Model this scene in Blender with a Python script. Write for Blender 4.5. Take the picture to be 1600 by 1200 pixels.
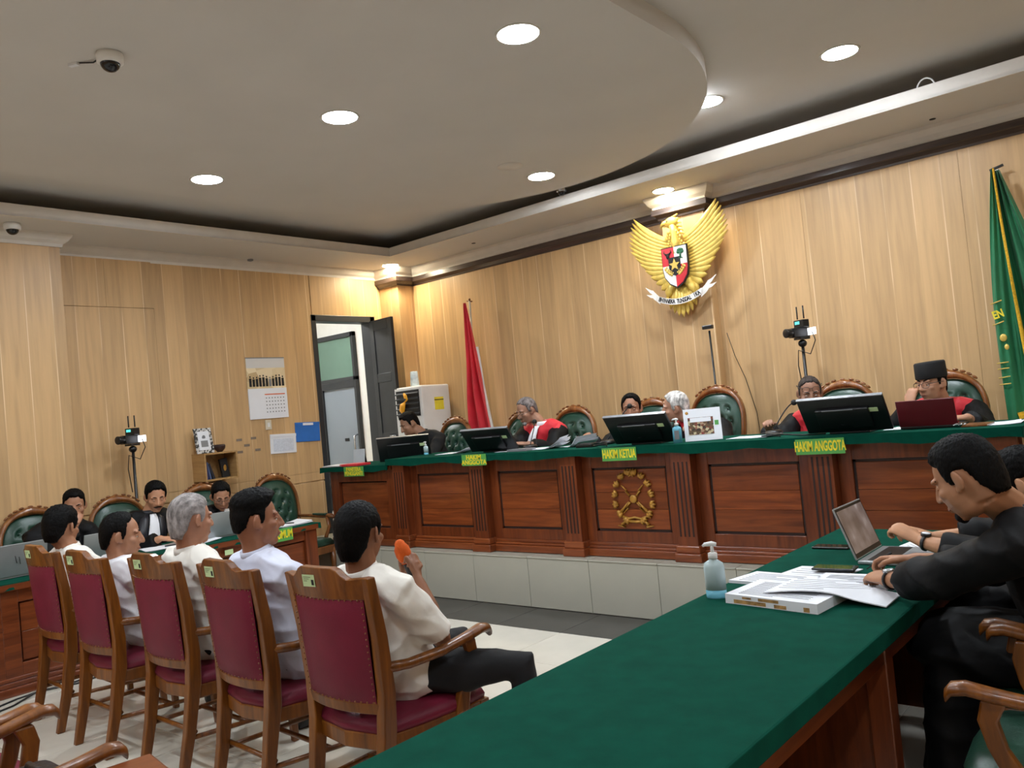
import bpy, bmesh, math, random
from mathutils import Vector, Matrix, noise
R = math.radians
PI = math.pi
random.seed(7)
scene = bpy.context.scene
for o in list(bpy.data.objects):
    bpy.data.objects.remove(o)
COL = scene.collection

# ------------------------------------------------------------------ camera, world, exposure
CAM_H = 1.5
cy, sy = math.cos(0.7041), math.sin(0.7041)
cp, sp = math.cos(0.03389), math.sin(0.03389)
cr, sr = math.cos(-0.0945), math.sin(-0.0945)
fw = Vector((-sy*cp, cy*cp, sp)); rt0 = Vector((cy, sy, 0)); up0 = rt0.cross(fw)
rt = cr*rt0 + sr*up0; up = -sr*rt0 + cr*up0
cam_data = bpy.data.cameras.new('camera'); cam = bpy.data.objects.new('camera', cam_data)
COL.objects.link(cam)
cam.matrix_world = Matrix(((rt.x, up.x, -fw.x, 0), (rt.y, up.y, -fw.y, 0), (rt.z, up.z, -fw.z, CAM_H), (0, 0, 0, 1)))
cam_data.sensor_fit = 'HORIZONTAL'; cam_data.sensor_width = 36.0
cam_data.lens = 36.0*1289.6/1600.0
cam_data.clip_start = 0.05
scene.camera = cam
world = bpy.data.worlds.new('world'); scene.world = world; world.use_nodes = True
world.node_tree.nodes['Background'].inputs[0].default_value = (0.75, 0.8, 0.9, 1)
world.node_tree.nodes['Background'].inputs[1].default_value = 0.25
scene.view_settings.view_transform = 'Standard'
scene.view_settings.look = 'None'
scene.view_settings.gamma = 1.0
scene.view_settings.use_curve_mapping = False
scene.view_settings.exposure = 0.75
LAMP = 150.0          # radiance of each ceiling lamp face

# ------------------------------------------------------------------ helpers
def lin(c):
    return tuple(((x/12.92) if x <= 0.04045 else ((x+0.055)/1.055)**2.4) for x in c)
def rgb(r, g, b):
    return lin((r/255, g/255, b/255))
class MB:
    """collects closed shapes, then links them as one mesh object"""
    def __init__(s): s.v = []; s.f = []; s.mi = []; s.sm = []
    def add(s, vs, fs, m=0, smooth=False):
        b = len(s.v); s.v += [Vector(v) for v in vs]
        for f in fs: s.f.append([i+b for i in f]); s.mi.append(m); s.sm.append(smooth)
        return s
    def box(s, c, d, M=None, m=0):
        x, y, z = d[0]/2, d[1]/2, d[2]/2; c = Vector(c)
        vs = [Vector((a*x, b*y, e*z)) for a in (-1, 1) for b in (-1, 1) for e in (-1, 1)]
        vs = [c + (M @ v if M else v) for v in vs]
        return s.add(vs, [(0,1,3,2),(4,6,7,5),(0,4,5,1),(2,3,7,6),(0,2,6,4),(1,5,7,3)], m)
    def b2(s, x0, x1, y0, y1, z0, z1, m=0):
        return s.box(((x0+x1)/2, (y0+y1)/2, (z0+z1)/2), (abs(x1-x0), abs(y1-y0), abs(z1-z0)), None, m)
    def loft(s, rings, m=0, smooth=True, closed=False):
        """rings: list of lists of points, capped at both ends"""
        n = len(rings[0]); vs = [p for r in rings for p in r]; fs = []
        k = len(rings)
        for i in range(k if closed else k-1):
            a = i*n; b = ((i+1) % k)*n
            for j in range(n):
                j2 = (j+1) % n
                fs.append((a+j, a+j2, b+j2, b+j))
        if not closed:
            fs.append(tuple(reversed(range(n)))); fs.append(tuple(range((k-1)*n, k*n)))
        return s.add(vs, fs, m, smooth)
    def ell(s, secs, n=12, m=0, smooth=True, round_ends=False):
        """secs: (center, xaxis, yaxis, rx, ry)"""
        if round_ends:
            def cap(q, p, sgn):
                c, X, Y, rx, ry = q; ax = (Vector(q[0])-Vector(p[0])).normalized(); r = (rx+ry)/2
                return [(Vector(c)+ax*r*math.sin(t), X, Y, rx*math.cos(t), ry*math.cos(t)) for t in (PI*0.17, PI*0.33, PI*0.46)]
            a = cap(secs[0], secs[1], -1)[::-1]; b = cap(secs[-1], secs[-2], 1)
            secs = a + list(secs) + b
        rings = []
        for c, X, Y, rx, ry in secs:
            c = Vector(c)
            rings.append([c + X*(rx*math.cos(2*PI*j/n)) + Y*(ry*math.sin(2*PI*j/n)) for j in range(n)])
        # keep normals outward
        X, Y = secs[0][1], secs[0][2]
        ax = Vector(secs[-1][0]) - Vector(secs[0][0])
        if X.cross(Y).dot(ax) < 0: rings = [list(reversed(r)) for r in rings]
        return s.loft(rings, m, smooth)
    def tube(s, pts, r, n=8, m=0, round_ends=False, flat=1.0, up=None):
        pts = [Vector(p) for p in pts]; k = len(pts)
        rs = r if isinstance(r, (list, tuple)) else [r]*k
        secs = []; X = None
        for i in range(k):
            t = (pts[min(i+1, k-1)] - pts[max(i-1, 0)])
            t = t.normalized() if t.length > 1e-9 else Vector((0, 0, 1))
            if X is None:
                h = Vector(up) if up is not None else (Vector((0, 0, 1)) if abs(t.z) < 0.9 else Vector((1, 0, 0)))
                X = h.cross(t).normalized()
            else:
                X = (X - t*X.dot(t)).normalized()
            secs.append((pts[i], X, t.cross(X).normalized(), rs[i], rs[i]*flat))
        return s.ell(secs, n, m, True, round_ends)
    def cyl(s, p0, p1, r0, r1=None, n=16, m=0):
        return s.tube([p0, p1], [r0, r0 if r1 is None else r1], n, m)
    def sph(s, c, r, M=None, nu=14, nv=9, m=0):
        c = Vector(c); r = (r, r, r) if not isinstance(r, (tuple, list)) else r
        vs = [Vector((0, 0, r[2]))]
        for i in range(1, nv):
            t = PI*i/nv
            for j in range(nu):
                a = 2*PI*j/nu; vs.append(Vector((r[0]*math.sin(t)*math.cos(a), r[1]*math.sin(t)*math.sin(a), r[2]*math.cos(t))))
        vs.append(Vector((0, 0, -r[2]))); L = len(vs)-1; fs = []
        for j in range(nu):
            j2 = (j+1) % nu; fs.append((0, 1+j, 1+j2)); fs.append((L, L-nu+j2, L-nu+j))
            for i in range(nv-2):
                a = 1+i*nu; fs.append((a+j, a+nu+j, a+nu+j2, a+j2))
        return s.add([c + (M @ v if M else v) for v in vs], fs, m, True)
    def lathe(s, prof, c=(0, 0, 0), n=20, m=0, sx=1, sy=1):
        c = Vector(c)
        return s.loft([[c + Vector((r*sx*math.cos(2*PI*j/n), r*sy*math.sin(2*PI*j/n), z)) for j in range(n)] for r, z in prof], m, True)
    def prism(s, poly, d, M=None, m=0):
        """poly in local xz (counter-clockwise seen from -y), thickness d from y=0 to y=d"""
        n = len(poly); M = M or Matrix.Identity(4)
        vs = [M @ Vector((x, 0, z)) for x, z in poly] + [M @ Vector((x, d, z)) for x, z in poly]
        fs = [tuple(range(n)), tuple(reversed(range(n, 2*n)))] + [(i, i+n, (i+1) % n+n, (i+1) % n) for i in range(n)]
        return s.add(vs, fs, m)
    def mesh(s, name):
        me = bpy.data.meshes.new(name); me.from_pydata([tuple(v) for v in s.v], [], s.f)
        me.polygons.foreach_set('material_index', s.mi); me.polygons.foreach_set('use_smooth', s.sm)
        me.update(); return me
    def build(s, name, mats, parent=None, bevel=0.0, seg=2, autosmooth=False, fixn=True):
        me = s.mesh(name)
        if fixn or bevel:
            bm = bmesh.new(); bm.from_mesh(me)
            bmesh.ops.recalc_face_normals(bm, faces=bm.faces)
            if bevel:
                es = [e for e in bm.edges if len(e.link_faces) == 2 and e.calc_face_angle(0) > 0.6]
                bmesh.ops.bevel(bm, geom=es, offset=bevel, segments=seg, affect='EDGES', clamp_overlap=True, profile=0.5)
            bm.to_mesh(me); bm.free()
        return link(name, me, mats, parent)
def link(name, me, mats, parent=None):
    for m in (mats if isinstance(mats, (list, tuple)) else [mats]): me.materials.append(m)
    o = bpy.data.objects.new(name, me); COL.objects.link(o)
    if parent: o.parent = parent
    return o
def tag(o, label=None, cat=None, group=None, kind=None):
    if label: o['label'] = label
    if cat: o['category'] = cat
    if group: o['group'] = group
    if kind: o['kind'] = kind
    return o
def empty(name, loc, rz=0.0, label=None, cat=None, group=None):
    o = bpy.data.objects.new(name, None); COL.objects.link(o)
    o.empty_display_size = 0.1
    o.location = loc; o.rotation_euler = (0, 0, rz); return tag(o, label, cat, group)
def share(name, me, parent, loc=(0, 0, 0), rot=(0, 0, 0), scale=None):
    o = bpy.data.objects.new(name, me); COL.objects.link(o); o.parent = parent
    o.location = loc; o.rotation_euler = rot
    if scale: o.scale = scale
    return o
def copy_tree(o, parent=None):
    c = o.copy(); COL.objects.link(c); c.parent = parent
    for ch in list(o.children): copy_tree(ch, c)
    return c
def text_obj(body, size, mat, parent, loc, rot=(PI/2, 0, 0), sx=1.0, name='lettering', ext=0.001):
    cu = bpy.data.curves.new(name, 'FONT'); cu.body = body; cu.size = size; cu.extrude = ext
    cu.align_x = 'CENTER'; cu.align_y = 'CENTER'; cu.offset = size*0.032
    t = bpy.data.objects.new(name, cu); COL.objects.link(t)
    dg = bpy.context.evaluated_depsgraph_get()
    me = bpy.data.meshes.new_from_object(t.evaluated_get(dg)); me.materials.clear()
    bpy.data.objects.remove(t)
    o = link(name, me, mat, parent); o.location = loc; o.rotation_euler = rot; o.scale = (sx, 1, 1)
    return o

# ------------------------------------------------------------------ materials
def nt(name):
    m = bpy.data.materials.new(name); m.use_nodes = True
    return m, m.node_tree.nodes, m.node_tree.links, m.node_tree.nodes['Principled BSDF']
def ramp(N, stops):
    r = N.new('ShaderNodeValToRGB'); e = r.color_ramp.elements
    while len(e) < len(stops): e.new(0.5)
    for q, (p, c) in zip(e, stops): q.position = p; q.color = (*c, 1)
    return r
def plain(name, c, rough=0.5, metal=0.0, var=0.06, scale=8.0, bump=0.0, bscale=60.0, coat=0.0, spec=0.5, sheen=0.0, stretch=(1, 1, 1), subsurf=0.0):
    m, N, L, b = nt(name)
    tc = N.new('ShaderNodeTexCoord'); mp = N.new('ShaderNodeMapping'); mp.inputs['Scale'].default_value = stretch
    L.new(tc.outputs['Object'], mp.inputs[0])
    nz = N.new('ShaderNodeTexNoise'); nz.inputs['Scale'].default_value = scale; nz.inputs['Detail'].default_value = 4
    L.new(mp.outputs[0], nz.inputs['Vector'])
    lo = tuple(max(0, x*(1-var*2)) for x in c); hi = tuple(min(1, x*(1+var*2)) for x in c)
    r = ramp(N, [(0.3, lo), (0.7, hi)]); L.new(nz.outputs[0], r.inputs[0]); L.new(r.outputs[0], b.inputs['Base Color'])
    b.inputs['Roughness'].default_value = rough; b.inputs['Metallic'].default_value = metal
    b.inputs['Specular IOR Level'].default_value = spec
    b.inputs['Coat Weight'].default_value = coat; b.inputs['Coat Roughness'].default_value = 0.12
    b.inputs['Sheen Weight'].default_value = sheen
    if subsurf:
        b.inputs['Subsurface Weight'].default_value = subsurf; b.inputs['Subsurface Radius'].default_value = (0.02, 0.008, 0.004); b.inputs['Subsurface Scale'].default_value = 0.4
    if bump:
        n2 = N.new('ShaderNodeTexNoise'); n2.inputs['Scale'].default_value = bscale; n2.inputs['Detail'].default_value = 3
        L.new(mp.outputs[0], n2.inputs['Vector'])
        bp = N.new('ShaderNodeBump'); bp.inputs['Strength'].default_value = bump; bp.inputs['Distance'].default_value = 0.01
        L.new(n2.outputs[0], bp.inputs['Height']); L.new(bp.outputs[0], b.inputs['Normal'])
    return m
def wood(name, dark, mid, light, axis=2, scale=3.0, rough=0.35, coat=0.3, per_object=0.0, spec=0.5):
    m, N, L, b = nt(name)
    tc = N.new('ShaderNodeTexCoord'); mp = N.new('ShaderNodeMapping')
    st = [9.0, 9.0, 9.0]; st[axis] = 0.7; mp.inputs['Scale'].default_value = st
    L.new(tc.outputs['Object'], mp.inputs[0])
    oi = N.new('ShaderNodeObjectInfo')
    ad = N.new('ShaderNodeVectorMath'); ad.operation = 'ADD'
    L.new(mp.outputs[0], ad.inputs[0])
    mu = N.new('ShaderNodeMath'); mu.operation = 'MULTIPLY'; mu.inputs[1].default_value = 40.0
    L.new(oi.outputs['Random'], mu.inputs[0]); L.new(mu.outputs[0], ad.inputs[1])
    nz = N.new('ShaderNodeTexNoise'); nz.inputs['Scale'].default_value = scale; nz.inputs['Detail'].default_value = 6
    nz.inputs['Roughness'].default_value = 0.6; nz.inputs['Distortion'].default_value = 0.6
    L.new(ad.outputs[0], nz.inputs['Vector'])
    r = ramp(N, [(0.25, dark), (0.5, mid), (0.78, light)]); L.new(nz.outputs[0], r.inputs[0])
    hs = N.new('ShaderNodeHueSaturation'); L.new(r.outputs[0], hs.inputs['Color'])
    if per_object:
        ma = N.new('ShaderNodeMapRange'); ma.inputs['To Min'].default_value = 1-per_object; ma.inputs['To Max'].default_value = 1+per_object
        L.new(oi.outputs['Random'], ma.inputs[0]); L.new(ma.outputs[0], hs.inputs['Value'])
    L.new(hs.outputs[0], b.inputs['Base Color'])
    b.inputs['Roughness'].default_value = rough; b.inputs['Coat Weight'].default_value = coat; b.inputs['Coat Roughness'].default_value = 0.15
    b.inputs['Specular IOR Level'].default_value = spec
    return m
def laminate(name, base, streak, plank=0.2):
    """printed wood laminate: x along the wall, z up (object space)"""
    m, N, L, b = nt(name)
    tc = N.new('ShaderNodeTexCoord'); sp_ = N.new('ShaderNodeSeparateXYZ'); L.new(tc.outputs['Object'], sp_.inputs[0])
    def math_(op, a, bb=None):
        q = N.new('ShaderNodeMath'); q.operation = op
        for i, x in enumerate((a, bb)):
            if x is None: continue
            if isinstance(x, (int, float)): q.inputs[i].default_value = x
            else: L.new(x, q.inputs[i])
        return q.outputs[0]
    u = math_('DIVIDE', sp_.outputs['X'], plank)
    idx = math_('FLOOR', u); fr = math_('FRACT', u)
    wn = N.new('ShaderNodeTexWhiteNoise'); wn.noise_dimensions = '1D'; L.new(idx, wn.inputs['W'])
    mp = N.new('ShaderNodeMapping'); mp.inputs['Scale'].default_value = (14, 14, 0.8); L.new(tc.outputs['Object'], mp.inputs[0])
    g = N.new('ShaderNodeTexNoise'); g.inputs['Scale'].default_value = 2.2; g.inputs['Detail'].default_value = 6; g.inputs['Distortion'].default_value = 0.4
    L.new(mp.outputs[0], g.inputs['Vector'])
    lo = tuple(x*0.86 for x in base); hi = tuple(min(1, x*1.08) for x in base)
    r = ramp(N, [(0.3, lo), (0.55, base), (0.8, hi)]); L.new(g.outputs[0], r.inputs[0])
    hs = N.new('ShaderNodeHueSaturation'); L.new(r.outputs[0], hs.inputs['Color'])
    mr = N.new('ShaderNodeMapRange'); mr.inputs['To Min'].default_value = 0.87; mr.inputs['To Max'].default_value = 1.08
    L.new(wn.outputs['Value'], mr.inputs[0]); L.new(mr.outputs[0], hs.inputs['Value'])
    # thin pale line at a plank joint, fading in and out along its length
    ln = math_('LESS_THAN', fr, 0.035)
    mp2 = N.new('ShaderNodeMapping'); mp2.inputs['Scale'].default_value = (6, 6, 1.3); L.new(tc.outputs['Object'], mp2.inputs[0])
    n2 = N.new('ShaderNodeTexNoise'); n2.inputs['Scale'].default_value = 1.0; L.new(mp2.outputs[0], n2.inputs['Vector'])
    r2 = ramp(N, [(0.42, (0, 0, 0)), (0.62, (1, 1, 1))]); L.new(n2.outputs[0], r2.inputs[0])
    fac = math_('MULTIPLY', ln, r2.outputs[0]); fac = math_('MULTIPLY', fac, 0.75)
    mx = N.new('ShaderNodeMix'); mx.data_type = 'RGBA'; L.new(fac, mx.inputs['Factor'])
    L.new(hs.outputs[0], mx.inputs['A']); mx.inputs['B'].default_value = (*streak, 1)
    L.new(mx.outputs['Result'], b.inputs['Base Color'])
    b.inputs['Roughness'].default_value = 0.42; b.inputs['Specular IOR Level'].default_value = 0.4
    return m
def glow(name, c, strength):
    m, N, L, b = nt(name)
    b.inputs['Base Color'].default_value = (*c, 1); b.inputs['Emission Color'].default_value = (*c, 1); b.inputs['Emission Strength'].default_value = strength
    return m
W = {}
W['wall'] = laminate('wall_laminate', rgb(202, 165, 118), rgb(240, 214, 172))
W['white_wall'] = plain('white_paint', rgb(226, 226, 220), 0.7, var=0.02)
W['ceiling'] = plain('ceiling_paint', rgb(208, 206, 203), 0.8, var=0.012, scale=2)
W['cornice'] = plain('cornice_paint', rgb(214, 208, 200), 0.6, var=0.02)
W['dark_trim'] = wood('dark_trim_wood', rgb(44, 32, 28), rgb(62, 48, 42), rgb(84, 66, 58), 0, rough=0.3)
W['tile'] = plain('cream_floor_tile', rgb(208, 202, 188), 0.16, var=0.03, scale=3, spec=0.6)
W['grout'] = plain('grout', rgb(120, 114, 104), 0.8)
W['dark_tile'] = plain('charcoal_floor_tile', rgb(66, 64, 60), 0.35, var=0.08, scale=5)
W['riser'] = plain('riser_tile', rgb(176, 174, 160), 0.4, var=0.03, scale=2)
W['mahogany'] = wood('mahogany', rgb(82, 36, 16), rgb(122, 60, 28), rgb(148, 80, 38), 0, rough=0.28, coat=0.35, per_object=0.22)
W['mahogany_v'] = wood('mahogany_upright', rgb(76, 33, 15), rgb(110, 52, 24), rgb(134, 68, 32), 2, rough=0.28, coat=0.35, per_object=0.08)
W['mahogany_y'] = wood('mahogany_long', rgb(78, 34, 15), rgb(112, 54, 25), rgb(138, 72, 34), 1, rough=0.28, coat=0.35, per_object=0.1)
W['groove'] = plain('painted_groove_shade', rgb(38, 16, 9), 0.6)  # dark brown paints the shade of grooves onto flute strips and mouldings
W['oak'] = wood('chair_wood', rgb(74, 38, 6), rgb(114, 63, 12), rgb(146, 88, 22), 2, rough=0.38, coat=0.2, per_object=0.08)
W['carved'] = wood('carved_chair_wood', rgb(84, 46, 20), rgb(124, 74, 34), rgb(158, 104, 52), 2, rough=0.3, coat=0.4)
W['felt'] = plain('green_felt', rgb(4, 66, 52), 0.95, var=0.06, scale=14, bump=0.15, bscale=500, spec=0.08)
W['red_leather'] = plain('maroon_leather', rgb(112, 25, 48), 0.5, var=0.07, scale=6, bump=0.12, bscale=220, spec=0.35)
W['green_leather'] = plain('green_leather', rgb(34, 66, 52), 0.32, var=0.08, bump=0.1, bscale=120)
W['black_leather'] = plain('black_leather', rgb(24, 24, 28), 0.35, bump=0.2, bscale=90)
W['gold'] = plain('gold_paint', rgb(216, 184, 88), 0.42, 0.15, var=0.08, scale=20)
W['carve_gold'] = plain('carved_gold', rgb(176, 128, 50), 0.4, 0.2, var=0.12, scale=30)
W['white'] = plain('white_plastic', rgb(224, 224, 222), 0.4, var=0.02)
W['black'] = plain('black_plastic', rgb(18, 18, 20), 0.35, var=0.1)
W['ink'] = plain('black_ink', rgb(20, 18, 18), 0.7)
W['paper'] = plain('paper', rgb(226, 228, 234), 0.8, var=0.015, scale=3)
W['door'] = plain('black_door_paint', rgb(40, 44, 48), 0.4, var=0.06)
W['steel'] = plain('steel', rgb(176, 178, 182), 0.25, 0.9)
W['silver'] = plain('silver_plastic', rgb(160, 164, 166), 0.35, 0.4, var=0.03)
W['red_cloth'] = plain('red_cloth', rgb(206, 26, 42), 0.62, var=0.06, scale=5, sheen=0.2)
W['green_flag'] = plain('green_flag_cloth', rgb(10, 108, 66), 0.6, var=0.08, scale=4, sheen=0.2)
W['fringe'] = plain('gold_fringe', rgb(222, 172, 30), 0.7, var=0.15, scale=80)
W['sticker'] = plain('pale_green_sticker', rgb(190, 212, 160), 0.6, var=0.03)
W['sign'] = plain('green_sign_card', rgb(84, 158, 78), 0.4, var=0.03)
W['sign_text'] = plain('yellow_lettering', rgb(226, 208, 44), 0.5)
W['yellow'] = plain('yellow_note', rgb(236, 220, 60), 0.6)
W['orange'] = plain('orange_foam', rgb(214, 92, 22), 0.9, bump=0.4, bscale=300)
W['blue'] = plain('blue_folder', rgb(42, 108, 190), 0.5, var=0.05)
W['lamp'] = glow('lamp_face', (0.86, 0.93, 1.0), LAMP*1.05)
W['lamp_warm'] = glow('warm_lamp_face', (1.0, 0.88, 0.62), LAMP*0.6)
W['lamp_corner'] = glow('corner_lamp_face', (1.0, 0.88, 0.62), LAMP*1.5)
W['screen'] = glow('camera_screen', (0.9, 0.92, 1.0), 1.6)
W['tape'] = plain('grey_tape', rgb(126, 112, 98), 0.7)
W['unlit'] = plain('unlit_lamp', rgb(214, 210, 204), 0.6, var=0.02)
# ================================================================== the room
XL, YB, ZS, ZC, ZP = -7.4, 6.7, 3.29, 3.51, 0.387   # left wall, back wall, soffit, ceiling, platform
XR, YN = 2.6, -4.2                                   # right wall and the wall behind the camera
ST = dict(kind='structure')
fl = tag(MB().b2(XL-2.6, XR, YN, 7.6, -0.12, -0.006).build('floor', W['grout']), **ST)
T = 0.573; g = 0.0035
def tile_mesh(name, w, d, h, mat, bev=0.0015):
    m = MB().b2(-w/2, w/2, -d/2, d/2, -h, 0); o = m.build(name, mat, None, bevel=bev, seg=1); me = o.data
    bpy.data.objects.remove(o); return me
tm = tile_mesh('floor_tile', T-g, T-g, 0.008, W['tile'])
for i in range(-6, 12):
    for j in range(0, 15):
        x = -4.063 + (i+0.5)*T; y = 4.36 - (j+0.5)*T
        if x < XR and y > YN: share('floor_tile', tm, fl, (x, y, 0))
dm = tile_mesh('dark_floor_tile', T-g, 0.49-g, 0.008, W['dark_tile'])
for i in range(-6, 12):
    share('dark_floor_tile', dm, fl, (-4.063+(i+0.5)*T, 4.36+0.245, 0))
plat = tag(MB().b2(XL, XR, 4.858, YB, 0, ZP-0.004).build('floor_platform', W['riser']), **ST)
rm = MB().b2(-T/2+g/2, T/2-g/2, 0, 0.01, 0.004, ZP-0.012).build('riser_tile', W['riser'], None, bevel=0.001, seg=1).data
bpy.data.objects.remove(bpy.data.objects['riser_tile'])
for i in range(-6, 12): share('riser_tile', rm, plat, (-3.56+i*T-T/2, 4.848, 0))
nm = MB().b2(-T/2+g/2, T/2-g/2, 0, 0.11, -0.012, 0).build('platform_nosing', W['riser'], None, bevel=0.003, seg=1).data
bpy.data.objects.remove(bpy.data.objects['platform_nosing'])
for i in range(-6, 12): share('platform_nosing', nm, plat, (-3.56+i*T-T/2, 4.843, ZP))

def panels(parent, mat, segs, zs, rot, org, th=0.012, gap=0.0012):
    """laminate sheets on a wall: segs along the wall, zs in height, org and rot put local x along the wall"""
    for (a, b) in segs:
        for (z0, z1) in zs:
            m = MB().b2(a+gap/2, b-gap/2, -th, 0, z0+gap/2, z1-gap/2)
            o = m.build('wall_panel', mat, parent, bevel=0.001, seg=1); o.location = org; o.rotation_euler = (0, 0, rot)
wb = tag(MB().b2(XL-0.2, XR, YB, YB+0.15, 0, 3.8).build('wall_back', W['wall']), **ST)
xs = [-7.07+1.16*k for k in range(9)]
panels(wb, W['wall'], [(a, b) for a, b in zip(xs, xs[1:])], [(ZP, 3.2)], 0, (0, YB-0.001, 0))
wl = tag(MB().b2(XL-0.15, XL, YN, 5.46, 0, 3.8).b2(XL-0.15, XL, 6.32, YB, 0, 3.8).b2(XL-0.15, XL, 5.46, 6.32, 2.74, 3.8).build('wall_left', W['wall']), **ST)
segs = [(2.80, 3.70), (3.70, 4.60), (4.60, 5.45)]
panels(wl, W['wall'], segs, [(0, 0.957), (0.969, 1.06)], PI/2, (XL+0.001, 0, 0))
panels(wl, W['wall'], segs[:1], [(1.061, 2.765)], PI/2, (XL+0.001, 0, 0))
panels(wl, W['wall'], segs[1:], [(1.061, 3.2)], PI/2, (XL+0.001, 0, 0), gap=0.0012)
panels(wl, W['wall'], [(2.80, 3.27), (3.27, 3.70)], [(2.767, 3.2)], PI/2, (XL+0.001, 0, 0), th=0.016)
panels(wl, W['wall'], [(YN+k*1.22, YN+k*1.22+1.22) for k in range(5)], [(0, 0.957), (0.969, 3.2)], PI/2, (XL+0.001, 0, 0))
panels(wl, W['wall'], [(5.46, 6.32)], [(2.745, 3.2)], PI/2, (XL+0.001, 0, 0))
panels(wl, W['wall'], [(6.32, 6.447)], [(ZP, 3.2)], PI/2, (XL+0.001, 0, 0))
# square columns of the left wall and the pier behind the emblem
def column(name, x0, x1, y0, y1, faces):
    c = tag(MB().b2(x0+0.013, x1-0.013, y0+0.013, y1, 0, 3.3).build(name, W['white_wall']), **ST)
    for (rot, org, w) in faces:
        panels(c, W['wall'], [(0, w)], [(0 if x0 < -7 and y0 < 3 else ZP, 3.2)], rot, org, th=0.013)
    return c
column('wall_corner_column', XL, -7.07, 6.447, YB, [(0, (XL, 6.46, 0), 0.33), (PI/2, (-7.083, 6.447, 0), 0.253)])
column('wall_emblem_pier', -3.65, -3.235, 6.58, YB, [(0, (-3.65, 6.593, 0), 0.415), (PI/2, (-3.248, 6.58, 0), 0.12), (-PI/2, (-3.637, YB, 0), 0.12)])
column('wall_left_column', XL, -7.07, 1.9, 2.79, [(PI/2, (-7.083, 1.9, 0), 0.89), (0, (XL, 1.913, 0), 0.33)])
tag(MB().b2(XR, XR+0.15, YN, YB, 0, 3.8).build('wall_right', W['white_wall']), **ST)
tag(MB().b2(XL, XR, YN-0.15, YN, 0, 3.8).build('wall_rear', W['white_wall']), **ST)
for n, rot, org, sg in (('wall_right', -PI/2, (XR-0.001, YB, 0), [(k*1.2, k*1.2+1.2) for k in range(9)]), ('wall_rear', PI, (XR, YN+0.001, 0), [(k*1.2, k*1.2+1.2) for k in range(8)])):
    panels(bpy.data.objects[n], W['wall'], sg, [(0, 3.2)], rot, org)

# ceiling: upper board, lowered rim with a lip, long rounded drop panel
ce = tag(MB().b2(XL-0.15, XR+0.15, YN-0.15, YB+0.15, ZC, ZC+0.05).build('ceiling', W['ceiling']), **ST)
YF, XF = 5.96, -6.61
so = MB(); so.b2(XL, XR, YF, YB, ZS, ZS+0.02); so.b2(XL, XF, YN, YF, ZS, ZS+0.02); so.b2(1.9, XR, YN, YF, ZS, ZS+0.02)
so.build('soffit', W['ceiling'], ce)
fa = MB(); fa.b2(XF, 1.9, YF, YF+0.02, ZS-0.001, 3.381); fa.b2(XF-0.02, XF, YN, YF+0.02, ZS-0.001, 3.381); fa.b2(1.9, 1.92, YN, YF, ZS-0.001, 3.381)
fa.build('fascia', W['cornice'], ce)
cx, cyy, rr = -3.98, 3.87, 1.965
pts = [(cx+rr*math.cos(PI*k/64), cyy+rr*math.sin(PI*k/64)) for k in range(65)] + [(cx-rr, -3.2), (cx+rr, -3.2)]
dp = MB(); n = len(pts)
dp.add([(x, y, 3.4) for x, y in pts]+[(x, y, ZC+0.004) for x, y in pts], [tuple(range(n)), tuple(reversed(range(n, 2*n)))])
dp.add([(x, y, 3.4) for x, y in pts]+[(x, y, ZC+0.004) for x, y in pts], [(i, i+n, (i+1) % n+n, (i+1) % n) for i in range(n)], 0, False)
dp.build('drop_panel', W['ceiling'], ce)
# cornices and the dark timber band
def crown(name, path, prof, mat):
    """profile (out, z) swept along a polyline of (x, y, nx, ny) with mitred corners"""
    m = MB(); rings = []
    for (x, y, nx, ny) in path: rings.append([Vector((x+nx*o, y+ny*o, z)) for o, z in prof])
    m.loft(rings, 0, False); return tag(m.build(name, mat), **ST)
WP = [(0, 3.19), (0.015, 3.19), (0.02, 3.215), (0.05, 3.235), (0.075, 3.27), (0.08, ZS+0.002), (0, ZS+0.002)]
WPb = [(0, 3.178), (0.05, 3.178), (0.055, 3.20), (0.08, 3.225), (0.105, 3.265), (0.11, ZS+0.002), (0, ZS+0.002)]
DP = [(0, 3.083), (0.02, 3.083), (0.022, 3.10), (0.05, 3.125), (0.062, 3.13), (0.062, 3.18), (0, 3.18)]
back = [(XR, YB, 0, -1), (-3.235, YB, 1, -1), (-3.235, 6.58, 1, -1), (-3.65, 6.58, -1, -1), (-3.65, YB, -1, -1), (-7.07, YB, 1, -1), (-7.07, 6.447, 1, -1), (XL, 6.447, 0, -1)]
crown('trim_1', back, DP, W['dark_trim'])
crown('trim_2', back, WPb, W['cornice'])
crown('trim_3', [(XL, 6.447, 1, 0), (XL, 2.79, 1, 1), (-7.07, 2.79, 1, 1), (-7.07, 1.9, 1, -1), (XL, 1.9, 1, -1), (XL, YN, 1, 0)], WP, W['cornice'])
# doorway: frame, open leaf, corridor behind
d1 = tag(MB().b2(XL-0.15, XL+0.02, 5.44, 5.50, ZP, 2.76).b2(XL-0.15, XL+0.02, 6.26, 6.33, ZP, 2.76).b2(XL-0.15, XL+0.02, 5.44, 6.33, 2.69, 2.76).build('door_1', W['door'], None, bevel=0.004), **ST)
lf = MB(); w_ = 0.42; z0, z1 = ZP+0.01, 2.70
lf.b2(0, w_, -0.012, 0.012, z0, z1)
for (a, b) in ((0, 0.075), (w_-0.075, w_)): lf.b2(a, b, -0.021, 0.021, z0, z1)
for (a, b) in ((z0, z0+0.16), (1.30, 1.40), (1.98, 2.08), (z1-0.12, z1)): lf.b2(0.075, w_-0.075, -0.021, 0.021, a, b)
lo_ = lf.build('door_leaf', W['door'], d1, bevel=0.004); lo_.location = (XL+0.02, 6.265, 0); lo_.rotation_euler = (0, 0, R(-6))
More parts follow.
